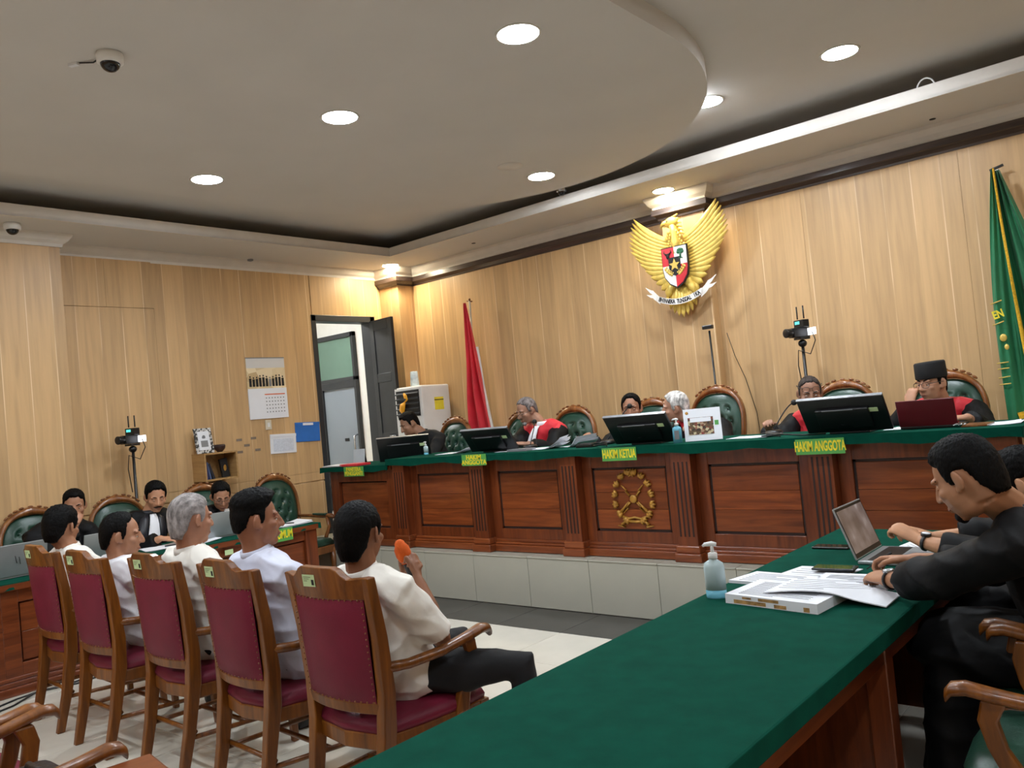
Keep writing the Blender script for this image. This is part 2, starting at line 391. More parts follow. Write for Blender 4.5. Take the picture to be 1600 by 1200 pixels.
hd = MB().tube([(0.36, -0.02, 1.36), (0.36, -0.06, 1.36), (0.28, -0.06, 1.36)], 0.009).build('door_handle', W['steel'], lo_)
# corridor beyond the doorway
tag(MB().b2(-10.2, XL-0.15, 7.0, 7.1, 0, 3.6).b2(-10.3, -10.2, 4.0, 7.1, 0, 3.6).b2(-10.2, XL-0.15, 3.9, 4.0, 0, 3.6).build('wall_corridor', W['white_wall']), **ST)
tag(MB().b2(-10.3, XL-0.15, 3.9, 7.1, 3.3, 3.36).build('ceiling_corridor', W['white_wall']), **ST)
tag(MB().b2(-10.3, XL-0.0, 3.9, 7.0, 0, ZP).build('floor_corridor', W['tile']), **ST)
fr = MB(); X0, X1, Yc = -9.5, -8.57, 6.995
for (a, b, c, d) in ((X0, X0+0.13, ZP, 2.76), (X1-0.045, X1, ZP, 2.76), (X0, X1, 2.70, 2.76), (X0, X1, 2.12, 2.17), (X0+0.13, X0+0.20, ZP, 2.12), (X0+0.2, X1-0.045, 2.03, 2.12)):
    fr.b2(a, b, Yc-0.06, Yc, c, d)
w1 = tag(fr.build('window_1', W['door'], None, bevel=0.003), **ST)
W['green_glass'] = plain('green_glass', rgb(96, 126, 112), 0.12, var=0.05, scale=1.5)
W['grey_glass'] = plain('grey_frosted_panel', rgb(128, 138, 148), 0.35, var=0.03, scale=1.5)
MB().b2(X0+0.13, X1-0.045, Yc-0.03, Yc-0.022, 2.17, 2.70).build('window_pane', W['green_glass'], w1)
MB().b2(X0+0.20, X1-0.045, Yc-0.03, Yc-0.022, ZP, 2.03).build('door_panel', W['grey_glass'], w1)
MB().tube([(X1-0.09, Yc-0.03, 1.10), (X1-0.09, Yc-0.09, 1.12), (X1-0.09, Yc-0.09, 1.38), (X1-0.09, Yc-0.03, 1.40)], 0.012).build('door_pull', W['steel'], w1)
MB().b2(X1-0.36, X1-0.27, Yc-0.034, Yc-0.03, 1.32, 1.36).build('door_sticker', W['ink'], w1)
cl = tag(MB().b2(-9.1, -8.4, 5.2, 5.9, 3.29, 3.30).build('ceiling_lamp', glow('corridor_fill_lamp', (1, 1, 1), 22.0)), 'added unseen square lamp that brightens the corridor', 'lamp')  # added lamp out of view, turned up to make the corridor white

# ------------------------------------------------------------------ ceiling lamps
def downlight(x, y, z, r, label, mat, group='round recessed ceiling lamps'):
    o = empty('ceiling_lamp', (x, y, z), 0, label, 'lamp', group)
    MB().lathe([(r*1.02, -0.004), (r*1.14, -0.006), (r*1.18, 0.0), (r*1.02, 0.001)][::-1] + [], (0, 0, 0), 32).build('lamp_ring', W['white'], o)
    MB().lathe([(r*0.5, -0.006), (r*1.03, -0.0055), (r*1.03, -0.001), (r*0.5, -0.001)], (0, 0, 0), 32).build('lamp_face', mat, o)
    return o
for (x, y, w) in ((-2.51, 3.26, 'at the row end closest to the rounded edge'), (-3.92, 3.23, 'in the middle of the row of three'), (-5.44, 3.20, 'at the row end closest to the left wall'), (-4.03, 5.36, 'beside the unlit cover and the chrome dome camera')):
    downlight(x, y, 3.4, 0.102, 'round drop panel lamp ' + w, W['lamp'])
for (x, y) in ((-2.51, 0.6), (-3.92, 0.6), (-5.44, 0.6), (-2.51, -2.0), (-3.92, -2.0), (-5.44, -2.0)): downlight(x, y, 3.4, 0.092, 'added unseen round fill lamp in the drop panel behind the witnesses', W['lamp'])  # lamps out of view, carrying on the rows, added as fill light
downlight(-1.567, 5.24, ZC, 0.10, 'lit round white lamp in the upper ceiling clear of the drop panel', W['lamp'])
downlight(-2.49, 5.29, ZC, 0.10, 'lit round white lamp in the upper ceiling half hidden by the rounded edge', W['lamp'])
for (x, y) in ((0.9, 5.24), (0.6, 3.2), (0.6, 0.6), (0.6, -2.0)): downlight(x, y, ZC, 0.10, 'added unseen round fill lamp in the upper ceiling along the right wall', W['lamp'])  # more lamps outside the frame, added as fill from the right
downlight(-6.99, 6.30, ZS, 0.085, 'lit warm round lamp in the low rim above the corner column', W['lamp_corner'])
downlight(-3.48, 6.36, ZS, 0.085, 'lit warm round lamp in the low rim above the eagle emblem', W['lamp_warm'])
tag(MB().lathe([(0.02, 3.397), (0.10, 3.397), (0.10, 3.401), (0.02, 3.401)], (-4.0, 4.93, 0), 28).build('unlit_ceiling_lamp', W['unlit']), 'flat unlit round cover on the drop panel next to a lit lamp', 'lamp')

# ================================================================== judges' bench
bn = empty('judges_bench', (-3.25, 5.2, ZP), 0, 'long reddish wooden judges bench with fluted pilasters and carved gold crest', 'bench')
def P(mb, name, mat, parent, bevel=0.0, off=None, seg=2):
    o = mb.build(name, mat, parent, bevel=bevel, seg=seg)
    return o
BX, BY = -3.25, 5.2
def wb2(m, x0, x1, y0, y1, z0, z1): return m.b2(x0-BX, x1-BX, y0-BY, y1-BY, z0-ZP, z1-ZP)
pil = [-5.63, -4.67, -3.735, -2.785, -1.845, -0.89]
XB0, XB1 = -5.72, -0.80
wb2(MB(), XB0, XB1, 4.93, 5.56, 1.13, 1.176).build('bench_top', W['mahogany'], bn, bevel=0.004)
for q in (XB0, XB1-0.03): wb2(MB(), q, q+0.03, 5.0, 5.55, ZP, 1.13).build('end_panel', W['mahogany_y'], bn)
wb2(MB(), XB0, XB1, 5.05, 5.07, ZP, 1.13).build('back_board', W['mahogany'], bn)
pl = MB(); wb2(pl, XB0, XB1, 4.985, 5.06, ZP, ZP+0.055); wb2(pl, XB0, XB1, 5.0, 5.06, ZP+0.055, ZP+0.075); wb2(pl, XB0, XB1, 5.012, 5.06, ZP+0.075, ZP+0.1)
pl.build('plinth', W['mahogany'], bn, bevel=0.006)
for i, px in enumerate(pil):
    m = MB(); wb2(m, px-0.075, px+0.075, 4.94, 5.05, ZP+0.1, 1.13)
    p = m.build('pilaster', W['mahogany_v'], bn, bevel=0.003)
    for k in range(4):
        x = px-0.048+k*0.032
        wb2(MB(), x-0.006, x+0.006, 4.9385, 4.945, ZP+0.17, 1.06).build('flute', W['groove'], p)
    m = MB(); wb2(m, px-0.10, px+0.10, 4.915, 5.05, ZP, ZP+0.06); wb2(m, px-0.09, px+0.09, 4.928, 5.05, ZP+0.06, ZP+0.11)
    m.build('pilaster_base', W['mahogany'], bn, bevel=0.008)
for a, b in zip(pil, pil[1:]):
    x0, x1 = a+0.075, b-0.075; za, zb = ZP+0.1, 1.13; s_, t_ = 0.085, 0.10
    f = MB(); wb2(f, x0, x0+s_, 5.02, 5.05, za, zb); wb2(f, x1-s_, x1, 5.02, 5.05, za, zb); wb2(f, x0+s_, x1-s_, 5.02, 5.05, zb-t_, zb); wb2(f, x0+s_, x1-s_, 5.02, 5.05, za, za+t_*0.8)
    pn = f.build('front_panel', W['mahogany_v'], bn, bevel=0.003)
    u0, u1, v0, v1 = x0+s_, x1-s_, za+t_*0.8, zb-t_
    e = MB()
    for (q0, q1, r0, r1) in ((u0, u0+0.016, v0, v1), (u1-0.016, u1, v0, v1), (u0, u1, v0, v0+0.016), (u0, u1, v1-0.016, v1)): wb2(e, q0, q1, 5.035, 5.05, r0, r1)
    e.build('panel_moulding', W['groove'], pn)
    hs = [0.0, 0.33, 0.62, 1.0]
    for k in range(3):
        m = MB(); wb2(m, u0+0.016, u1-0.016, 5.03, 5.05, v0+0.016+(v1-v0-0.032)*hs[k]+0.001, v0+0.016+(v1-v0-0.032)*hs[k+1]-0.001)
        m.build('board', W['mahogany'], pn, bevel=0.002, seg=1)
# lower clerk section of the bench
lb = empty('clerk_desk', (-6.19, 5.2, ZP), 0, 'lower wooden clerk desk at the end of the judges bench under a green cloth', 'desk')
BX = -6.19
LX0, LX1 = -6.72, -5.73
wb2(MB(), LX0, LX1, 4.95, 5.55, 1.085, 1.125).build('desk_top', W['mahogany'], lb)
wb2(MB(), LX0+0.04, LX0+0.065, 5.0, 5.5, ZP, 1.085).build('end_panel', W['mahogany_y'], lb)
m = MB(); wb2(m, LX0+0.04, LX0+0.16, 4.99, 5.04, ZP, 1.085); wb2(m, LX1-0.12, LX1, 4.99, 5.04, ZP, 1.085); wb2(m, LX0+0.16, LX1-0.12, 4.99, 5.04, 0.98, 1.085); wb2(m, LX0+0.16, LX1-0.12, 4.99, 5.04, ZP, ZP+0.16)
pn = m.build('front_panel', W['mahogany_v'], lb, bevel=0.003)
wb2(MB(), LX0+0.175, LX1-0.135, 5.02, 5.04, ZP+0.175, 0.965).build('board', W['mahogany'], pn)
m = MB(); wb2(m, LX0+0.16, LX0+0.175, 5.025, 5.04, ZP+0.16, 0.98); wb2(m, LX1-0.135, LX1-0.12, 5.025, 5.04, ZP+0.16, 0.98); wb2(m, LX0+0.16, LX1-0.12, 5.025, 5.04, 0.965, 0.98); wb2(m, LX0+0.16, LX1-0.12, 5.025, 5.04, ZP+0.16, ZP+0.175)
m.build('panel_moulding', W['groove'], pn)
m = MB(); wb2(m, LX0+0.02, LX1, 4.965, 5.04, ZP, ZP+0.06); m.build('plinth', W['mahogany'], lb, bevel=0.008)
# cloths: a top sheet with a front edge that hangs in a slightly wavy hem
def cloth(name, x0, x1, y0, y1, z, drop, label, axis='x', waves=9, side_drop=None, amp=0.008):
    m = MB(); t = 0.006; n = 60
    m.b2(x0, x1, y0, y1, z, z+t)
    def hem(fixed, a, b, d):
        rings = []
        for k in range(n+1):
            q = a+(b-a)*k/n; zz = z+t-d-amp*math.sin(q*waves)-0.4*amp*math.sin(q*23)
            wv = 0.003*math.sin(q*31)
            if axis == 'x': rings.append([Vector((q, fixed-0.007, z+t)), Vector((q, fixed-0.009+wv, zz)), Vector((q, fixed-0.003+wv, zz)), Vector((q, fixed+0.001, z+t))])
            else: rings.append([Vector((fixed-0.007, q, z+t)), Vector((fixed-0.009+wv, q, zz)), Vector((fixed-0.003+wv, q, zz)), Vector((fixed+0.001, q, z+t))])
        m.loft(rings, 0, False)
    if axis == 'x': hem(y0, x0, x1, drop); 
    else: hem(x0, y0, y1, drop)
    if side_drop:
        for (f_, s_) in side_drop:
            if axis == 'x': m.b2(f_-0.003, f_+0.003, y0, y1, z+t-drop, z+t)
            else: m.b2(x0, x1, f_-0.003, f_+0.003, z+t-drop, z+t)
    return tag(m.build(name, W['felt'], None), label, 'tablecloth')
cloth('green_cloth', XB0-0.02, XB1+0.02, 4.905, 5.57, 1.176, 0.058, 'dark green felt cloth over the long judges bench', 'x', 9, [(XB1+0.02, 1), (XB0-0.02, 1)])
cloth('green_cloth', LX0-0.03, LX1-0.02, 4.93, 5.56, 1.125, 0.05, 'dark green felt cloth over the low clerk desk', 'x', 7, [(LX0-0.03, 1)])

# ================================================================== prosecution table (left) and defence table (right)
pt = empty('prosecution_table', (-6.3, 2.6, 0), 0, 'long reddish wooden prosecution table along the left wall under a green cloth', 'table')
def rb(m, x0, x1, y0, y1, z0, z1): return m.b2(x0+6.3, x1+6.3, y0-2.6, y1-2.6, z0, z1)
PX0, PX1, PY0, PY1 = -6.56, -5.98, 0.6, 4.28
rb(MB(), PX0, PX1+0.02, PY0, PY1, 0.665, 0.705).build('table_top', W['mahogany_y'], pt)
ys = [0.62, 1.85, 3.07, 4.27]
for a, b in zip(ys, ys[1:]):
    m = MB(); s_ = 0.10
    rb(m, PX1-0.06, PX1-0.02, a, a+s_, 0.11, 0.665); rb(m, PX1-0.06, PX1-0.02, b-s_, b, 0.11, 0.665); rb(m, PX1-0.06, PX1-0.02, a+s_, b-s_, 0.58, 0.665); rb(m, PX1-0.06, PX1-0.02, a+s_, b-s_, 0.11, 0.19)
    pn = m.build('front_panel', W['mahogany_y'], pt, bevel=0.003)
    for k in range(2):
        rb(MB(), PX1-0.06, PX1-0.035, a+s_+0.012, b-s_-0.012, 0.202+k*0.184, 0.202+k*0.184+0.182).build('board', W['mahogany_y'], pn, bevel=0.002, seg=1)
rb(MB(), PX1-0.075, PX1-0.055, PY0, PY1, 0, 0.665).build('back_board', W['mahogany_y'], pt)
m = MB(); rb(m, PX1-0.06, PX1+0.025, PY0, PY1, 0, 0.055); rb(m, PX1-0.06, PX1+0.008, PY0, PY1, 0.055, 0.085); rb(m, PX1-0.06, PX1-0.005, PY0, PY1, 0.085, 0.112)
m.build('plinth', W['mahogany_y'], pt, bevel=0.008)
m = MB(); rb(m, PX0+0.03, PX1-0.02, PY1-0.06, PY1-0.02, 0, 0.665); m.build('end_panel', W['mahogany_v'], pt, bevel=0.003)
m = MB(); rb(m, PX1-0.11, PX1-0.0, PY1-0.12, PY1-0.005, 0.0, 0.665); m.build('corner_post', W['mahogany_v'], pt, bevel=0.005)
o = cloth('green_cloth', -0.3, 0.3, -1.86, 1.86, 0.705, 0.05, 'dark green felt cloth over the prosecution table', 'y', 8, [(-1.86, 1)])
o.location = (-6.27, 2.45, 0); o.rotation_euler = (0, 0, PI)
dt = empty('defence_table', (-1.19, 2.4, 0), 0, 'long wooden defence table in the foreground under a green felt cloth', 'table')
def db(m, x0, x1, y0, y1, z0, z1): return m.b2(x0+1.19, x1+1.19, y0-2.4, y1-2.4, z0, z1)
DX0, DX1, DY0, DY1 = -1.545, -0.85, 0.45, 4.35
db(MB(), DX0, DX1, DY0, DY1, 0.675, 0.722).build('table_top', W['mahogany_y'], dt)
db(MB(), DX0+0.03, DX0+0.055, DY0+0.05, DY1-0.05, 0.05, 0.675).build('front_panel', W['mahogany_y'], dt)
db(MB(), DX0+0.02, DX0+0.07, DY0+0.04, DY1-0.04, 0.0, 0.08).build('plinth', W['mahogany_y'], dt)
db(MB(), DX1-0.05, DX1-0.025, DY0+0.05, DY1-0.05, 0.60, 0.675).build('apron', W['mahogany_y'], dt)
for y in (0.5, 1.62, 2.74, 3.86, 4.27):
    db(MB(), DX1-0.09, DX1-0.02, y-0.035, y+0.035, 0, 0.675).build('leg', W['mahogany_v'], dt, bevel=0.004)
    db(MB(), DX0+0.055, DX1-0.09, y-0.012, y+0.012, 0.05, 0.675).build('divider', W['mahogany_v'], dt)
m = MB(); m.b2(DX0-0.02, DX1+0.015, DY0-0.02, DY1+0.015, 0.722, 0.735)
m.b2(DX0-0.024, DX0-0.016, DY0-0.02, DY1+0.015, 0.68, 0.734); m.b2(DX1+0.010, DX1+0.018, DY0-0.02, DY1+0.015, 0.68, 0.734); m.b2(DX0-0.02, DX1+0.015, DY1+0.010, DY1+0.018, 0.68, 0.734)
tag(m.build('green_cloth', W['felt'], None, bevel=0.003), 'dark green felt cloth over the foreground defence table', 'tablecloth')
# ================================================================== chairs
def armchair(mats, sticker=True):
    """wooden armchair with a padded maroon back, facing +y"""
    wd, pad = mats
    t = empty('armchair', (0, 0, 0))
    def curve(x, y0, d=0.045): return y0 - d*(1-(x/0.225)**2)       # the back bows out behind the sitter
    for s in (-1, 1):
        secs = []
        for (x, y, z, a, b) in ((0.185, -0.315, 0, 0.017, 0.02), (0.19, -0.27, 0.2, 0.02, 0.024), (0.195, -0.235, 0.42, 0.023, 0.03), (0.205, -0.232, 0.56, 0.022, 0.028), (0.215, -0.25, 0.76, 0.02, 0.024), (0.222, -0.285, 0.975, 0.018, 0.02)):
            secs.append([Vector((s*x-a, y-b, z)), Vector((s*x+a, y-b, z)), Vector((s*x+a, y+b, z)), Vector((s*x-a, y+b, z))])
        MB().loft(secs, 0, False).build('back_leg', wd, t, bevel=0.005)
        secs = []
        for (y, z, a) in ((0.235, 0, 0.015), (0.228, 0.15, 0.018), (0.215, 0.36, 0.024), (0.21, 0.40, 0.026)):
            secs.append([Vector((s*0.235-a, y-a, z)), Vector((s*0.235+a, y-a, z)), Vector((s*0.235+a, y+a, z)), Vector((s*0.235-a, y+a, z))])
        MB().loft(secs, 0, False).build('front_leg', wd, t, bevel=0.004)
        MB().tube([(s*0.193, -0.25, 0.18), (s*0.235, 0.23, 0.16)], 0.011, 6).build('side_stretcher', wd, t)
        # armrest with a rolled front end, and its curved support
        pth = [(0.212, -0.235, 0.645), (0.235, -0.14, 0.637), (0.262, 0.0, 0.645), (0.282, 0.12, 0.668), (0.288, 0.19, 0.682), (0.288, 0.225, 0.676), (0.288, 0.24, 0.658)]
        wv = [0.017, 0.019, 0.022, 0.026, 0.03, 0.028, 0.018]
        m = MB(); rings = []
        for (x, y, z), w in zip(pth, wv):
            h = 0.019
            rings.append([Vector((s*x+w*math.cos(k*PI/5), y, z+h*math.sin(k*PI/5))) for k in range(10)])
        m.loft(rings, 0, True).build('armrest', wd, t)
        pp = [(0.275, 0.13, 0.655), (0.27, 0.15, 0.60), (0.262, 0.135, 0.53), (0.256, 0.10, 0.46), (0.252, 0.085, 0.39)]
        rings = []
        for (x, y, z), w in zip(pp, (0.03, 0.024, 0.024, 0.03, 0.034)):
            rings.append([Vector((s*x-0.014, y-w, z)), Vector((s*x+0.014, y-w, z)), Vector((s*x+0.014, y+w, z)), Vector((s*x-0.014, y+w, z))])
        MB().loft(rings, 0, False).build('arm_support', wd, t, bevel=0.006)
    MB().tube([(-0.213, 0.0, 0.172), (0.213, 0.0, 0.172)], 0.011, 6).build('cross_stretcher', wd, t)
    MB().tube([(-0.19, -0.24, 0.20), (0.19, -0.24, 0.20)], 0.011, 6).build('cross_stretcher', wd, t)
    # crest rail
    def topz(x):
        a = abs(x)
        return 1.012 if a < 0.085 else (1.012-0.042*(0.5-0.5*math.cos(PI*min(1, (a-0.085)/0.07))) if a < 0.155 else 0.970+0.006*(a-0.155)/0.06)
    def slat(name, zlo, zhi, ylo, yhi, th, mat, xs, d=0.045):
        rings = []
        for x in xs:
            za, zb = zlo, (zhi(x) if callable(zhi) else zhi)
            ya, yb = curve(x, ylo, d), curve(x, yhi, d)
            rings.append([Vector((x, ya-th, za)), Vector((x, yb-th, zb)), Vector((x, yb+th, zb)), Vector((x, ya+th, za))])
        return MB().loft(rings, 0, False).build(name, mat, t, bevel=0.004)
    XS = [-0.215+0.43*k/20 for k in range(21)]
    slat('crest_rail', 0.895, topz, -0.268, -0.285, 0.017, wd, XS)
    slat('lower_rail', 0.485, 0.525, -0.232, -0.236, 0.015, wd, XS)
    # padded back: one bulging sheet front and behind
    m = MB(); nx, nz = 16, 10; th = 0.03
    for sg in (-1, 1):
        vs = []; fs = []
        for j in range(nz+1):
            v = j/nz; z = 0.522+0.378*v; y0 = -0.236-0.034*v
            for i in range(nx+1):
                u = -1+2*i/nx; x = u*(0.186+0.012*v)
                e = (1-u**6)*(1-(2*v-1)**6)
                vs.append(Vector((x, curve(x, y0)+sg*(0.012+0.012*e**0.7), z)))
        for j in range(nz):
            for i in range(nx):
                a = j*(nx+1)+i; fs.append((a, a+1, a+nx+2, a+nx+1))
        m.add(vs, fs, 0, True)
    m.build('back_pad', pad, t, fixn=False)
    # row of nail heads round the pad
    m = MB()
    for k in range(17):
        v = k/16; z = 0.53+0.362*v
        for s in (-1, 1):
            x = s*(0.184+0.012*v); m.sph((x, curve(x, -0.237-0.034*v)-0.018, z), 0.0035, None, 5, 4)
    for k in range(15):
        x = -0.18+0.36*k/14
        m.sph((x, curve(x, -0.27)-0.018, 0.895), 0.0035, None, 5, 4); m.sph((x, curve(x, -0.237)-0.018, 0.53), 0.0035, None, 5, 4)
    tag(m.build('nail_trim', W['carved'], t), kind='stuff')
    # seat rail and cushion
    out = [(-0.20, -0.235), (-0.235, -0.1), (-0.262, 0.1), (-0.255, 0.22), (-0.15, 0.248), (0, 0.256), (0.15, 0.248), (0.255, 0.22), (0.262, 0.1), (0.235, -0.1), (0.20, -0.235), (0.0, -0.27)]
    MB().loft([[Vector((x, y, z)) for x, y in out] for z in (0.345, 0.405)], 0, False).build('seat_rail', wd, t, bevel=0.006)
    rings = []
    for (k, z) in ((0.985, 0.404), (1.0, 0.42), (0.97, 0.44), (0.86, 0.456), (0.6, 0.464), (0.25, 0.467)):
        rings.append([Vector((x*k, y*k, z)) for x, y in out])
    MB().loft(rings, 0, True).build('seat_cushion', pad, t)
    if sticker:
        y = curve(-0.03, -0.281)-0.0185
        o = MB().b2(-0.032, 0.032, 0, 0.001, -0.022, 0.022).build('inventory_sticker', W['sticker'], t); o.location = (-0.035, y-0.0005, 0.962); o.rotation_euler = (R(6), 0, R(4))
        q = MB()
        for a in range(3): q.b2(-0.026, 0.012-0.01*a, -0.0005, 0.0, 0.012-0.007*a, 0.0135-0.007*a)
        q.b2(0.014, 0.027, -0.0005, 0, -0.016, 0.004)
        tag(q.build('sticker_print', W['ink'], o), kind='stuff')
    return t
proto = armchair((W['oak'], W['red_leather']))
spots = [(-5.10, 2.08, -2, 'beside the laptop end of the prosecution table'), (-4.45, 2.05, -1, 'holding a short man with a bald spot'), (-3.82, 2.10, -1, 'under the grey-haired man'), (-3.17, 2.10, -3, 'between the grey-haired man and the microphone speaker'), (-2.53, 2.12, 1, 'of the man speaking into an orange microphone')]
for i, (x, y, a, w) in enumerate(spots):
    o = proto if i == 0 else copy_tree(proto)
    o.location = (x, y, 0); o.rotation_euler = (0, 0, R(a))
    tag(o, 'maroon leather wooden armchair ' + w, 'chair', 'maroon armchairs in the witness row')
for (x, y, a, w) in ((-3.33, 0.80, 0, 'maroon wooden armchair in the row behind the witnesses, empty'), (-2.70, 0.80, -4, 'maroon wooden armchair in the row behind the witnesses with a black bag on it')):
    o = copy_tree(proto); o.location = (x, y, 0); o.rotation_euler = (0, 0, R(a)); tag(o, w, 'chair', 'armchairs behind the witness row')
proto2 = armchair((W['oak'], W['green_leather']), False)
for (x, y, a, w) in ((-0.42, 3.27, 91, 'golden wooden armchair under the man with a silver wristwatch'), (-0.42, 3.90, 90, 'golden wooden armchair under the man whose folded hands are by the laptop'), (-0.38, 2.64, 91, 'empty golden wooden armchair next to the man in the black robe')):
    o = proto2 if y == 3.27 else copy_tree(proto2); o.location = (x, y, 0); o.rotation_euler = (0, 0, R(a)); tag(o, w, 'chair', 'armchairs at the defence table')

def tufted_chair():
    """carved armchair with an oval buttoned green back, facing +y"""
    t = empty('carved_armchair', (0, 0, 0))
    wd, pad = W['carved'], W['green_leather']
    zc, rx, rz_ = 0.795, 0.225, 0.265
    def oval(u, k=1.0):
        c, s = math.cos(u), math.sin(u); e = 0.78
        return (rx*k*math.copysign(abs(c)**e, c), zc + rz_*k*math.copysign(abs(s)**e, s))
    def yb(z): return -0.235 - 0.16*(z-0.5)
    m = MB(); rings = []; n = 40
    for k in range(n):
        u = 2*PI*k/n; x, z = oval(u, 1.0); xo, zo = oval(u, 1.12); y = yb(z)
        crest = 0.028*math.exp(-((u-PI/2)/0.4)**2)*(1+0.2*math.cos(14*(u-PI/2)))
        zo += crest; cxm, czm = (x+xo)/2, (z+zo)/2
        rings.append([Vector((x, y+0.02, z)), Vector((cxm, y+0.03, czm)), Vector((xo, y+0.012, zo)), Vector((xo, y-0.02, zo)), Vector((cxm, y-0.03, czm)), Vector((x, y-0.02, z))])
    m.loft(rings, 0, True, closed=True).build('back_frame', wd, t)
    # carved leaves along the crest
    m = MB()
    for k in range(-4, 5):
        u = PI/2 + k*0.17; x, z = oval(u, 1.14); m.sph((x, yb(z)+0.012, z+0.012+0.014*math.exp(-(k/2.2)**2)), (0.02, 0.012, 0.009), Matrix.Rotation(-(u-PI/2), 3, 'Y'), 8, 6)
    m.build('crest_carving', wd, t)
    btn = [(a, b) for (a, b) in ((-0.11, 0.93), (0, 0.95), (0.11, 0.93), (-0.055, 0.85), (0.055, 0.85), (-0.14, 0.83), (0.14, 0.83), (0, 0.77), (-0.11, 0.75), (0.11, 0.75), (-0.055, 0.68), (0.055, 0.68), (0, 0.60))]
    m = MB(); N = 22
    for sg in (1, -1):
        vs = [Vector((0, yb(zc)+sg*0.045, zc))]; fs = []
        for i in range(1, N+1):
            k = i/N
            for j in range(44):
                u = 2*PI*j/44; x, z = oval(u, k*0.99); h = 0.045*(1-k**4)
                if sg > 0:
                    d = sum(math.exp(-((x-a)**2+(z-b)**2)/0.00035) for a, b in btn)
                    h -= 0.03*min(1, d)
                    fold = sum(math.exp(-abs((x-a)-(z-b)*0.69)/0.006)*math.exp(-((x-a)**2+(z-b)**2)/0.004)+math.exp(-abs((x-a)+(z-b)*0.69)/0.006)*math.exp(-((x-a)**2+(z-b)**2)/0.004) for a, b in btn)
                    h -= 0.008*min(1.2, fold)
                else: h *= 0.4
                vs.append(Vector((x, yb(z)+sg*h, z)))
        for j in range(44):
            fs.append((0, 1+j, 1+(j+1) % 44))
            for i in range(N-1): a = 1+i*44; fs.append((a+j, a+44+j, a+44+(j+1) % 44, a+(j+1) % 44))
        m.add(vs, fs, 0, True)
    bp = m.build('back_pad', pad, t)
    for a, b in btn: MB().sph((a, yb(b)+0.024, b), (0.009, 0.006, 0.009), None, 8, 6).build('button', pad, bp)
    for s in (-1, 1):
        MB().tube([(s*0.20, -0.30, 0), (s*0.19, -0.26, 0.2), (s*0.19, -0.225, 0.42), (s*0.20, -0.24, 0.62)], [0.018, 0.022, 0.026, 0.02], 8).build('back_leg', wd, t)
        MB().tube([(s*0.23, 0.26, 0), (s*0.22, 0.235, 0.06), (s*0.225, 0.24, 0.22), (s*0.235, 0.225, 0.38)], [0.026, 0.017, 0.024, 0.034], 8).build('front_leg', wd, t)
        MB().tube([(s*0.215, -0.25, 0.68), (s*0.255, -0.12, 0.675), (s*0.285, 0.05, 0.665), (s*0.29, 0.16, 0.675), (s*0.29, 0.21, 0.66)], [0.018, 0.02, 0.022, 0.028, 0.022], 8, flat=0.8).build('armrest', wd, t)
        MB().tube([(s*0.28, 0.12, 0.66), (s*0.275, 0.15, 0.57), (s*0.26, 0.11, 0.48), (s*0.25, 0.09, 0.40)], [0.02, 0.017, 0.019, 0.024], 8).build('arm_support', wd, t)
        MB().box((s*0.271, 0.02, 0.688), (0.042, 0.2, 0.02)).build('arm_pad', pad, t, bevel=0.008)
    out = [(-0.21, -0.25), (-0.255, -0.05), (-0.275, 0.15), (-0.25, 0.25), (0, 0.285), (0.25, 0.25), (0.275, 0.15), (0.255, -0.05), (0.21, -0.25)]
    MB().loft([[Vector((x, y, z)) for x, y in out] for z in (0.34, 0.41)], 0, False).build('seat_rail', wd, t, bevel=0.008)
    MB().loft([[Vector((x*k, y*k, z)) for x, y in out] for k, z in ((0.97, 0.409), (0.98, 0.44), (0.9, 0.47), (0.6, 0.485), (0.2, 0.488))], 0, True).build('seat_cushion', pad, t)
    return t
tp = tufted_chair()
G = 'carved green leather armchairs'
tufts = [(-6.08, 5.86, ZP, 178, 'behind the clerk in the black suit'), (-5.13, 5.86, ZP, 180, 'behind the bearded judge'), (-4.53, 5.86, ZP, 181, 'standing empty between two judges'), (-3.72, 5.90, ZP, 180, 'behind the presiding judge'), (-3.10, 5.84, ZP+0.05, 176, 'with a tall back beside the thin webcam stand'), (-2.08, 5.86, ZP, 180, 'behind the judge with glasses pushed up'), (-1.40, 5.86, ZP, 179, 'behind the judge in the black cap'),
         (-6.76, 4.60, 0, -90, 'standing empty at the end of the prosecution table'), (-6.74, 3.84, 0, -90, 'behind the prosecutor with glasses'), (-6.74, 3.08, 0, -90, 'behind the prosecutor with a moustache'), (-6.72, 2.42, 0, -90, 'behind the prosecutor resting his chin on his hand')]
for i, (x, y, z, a, w) in enumerate(tufts):
    o = tp if i == 0 else copy_tree(tp)
    o.location = (x, y, z); o.rotation_euler = (0, 0, R(a)); tag(o, 'carved wooden armchair with buttoned green back ' + w, 'chair', G)
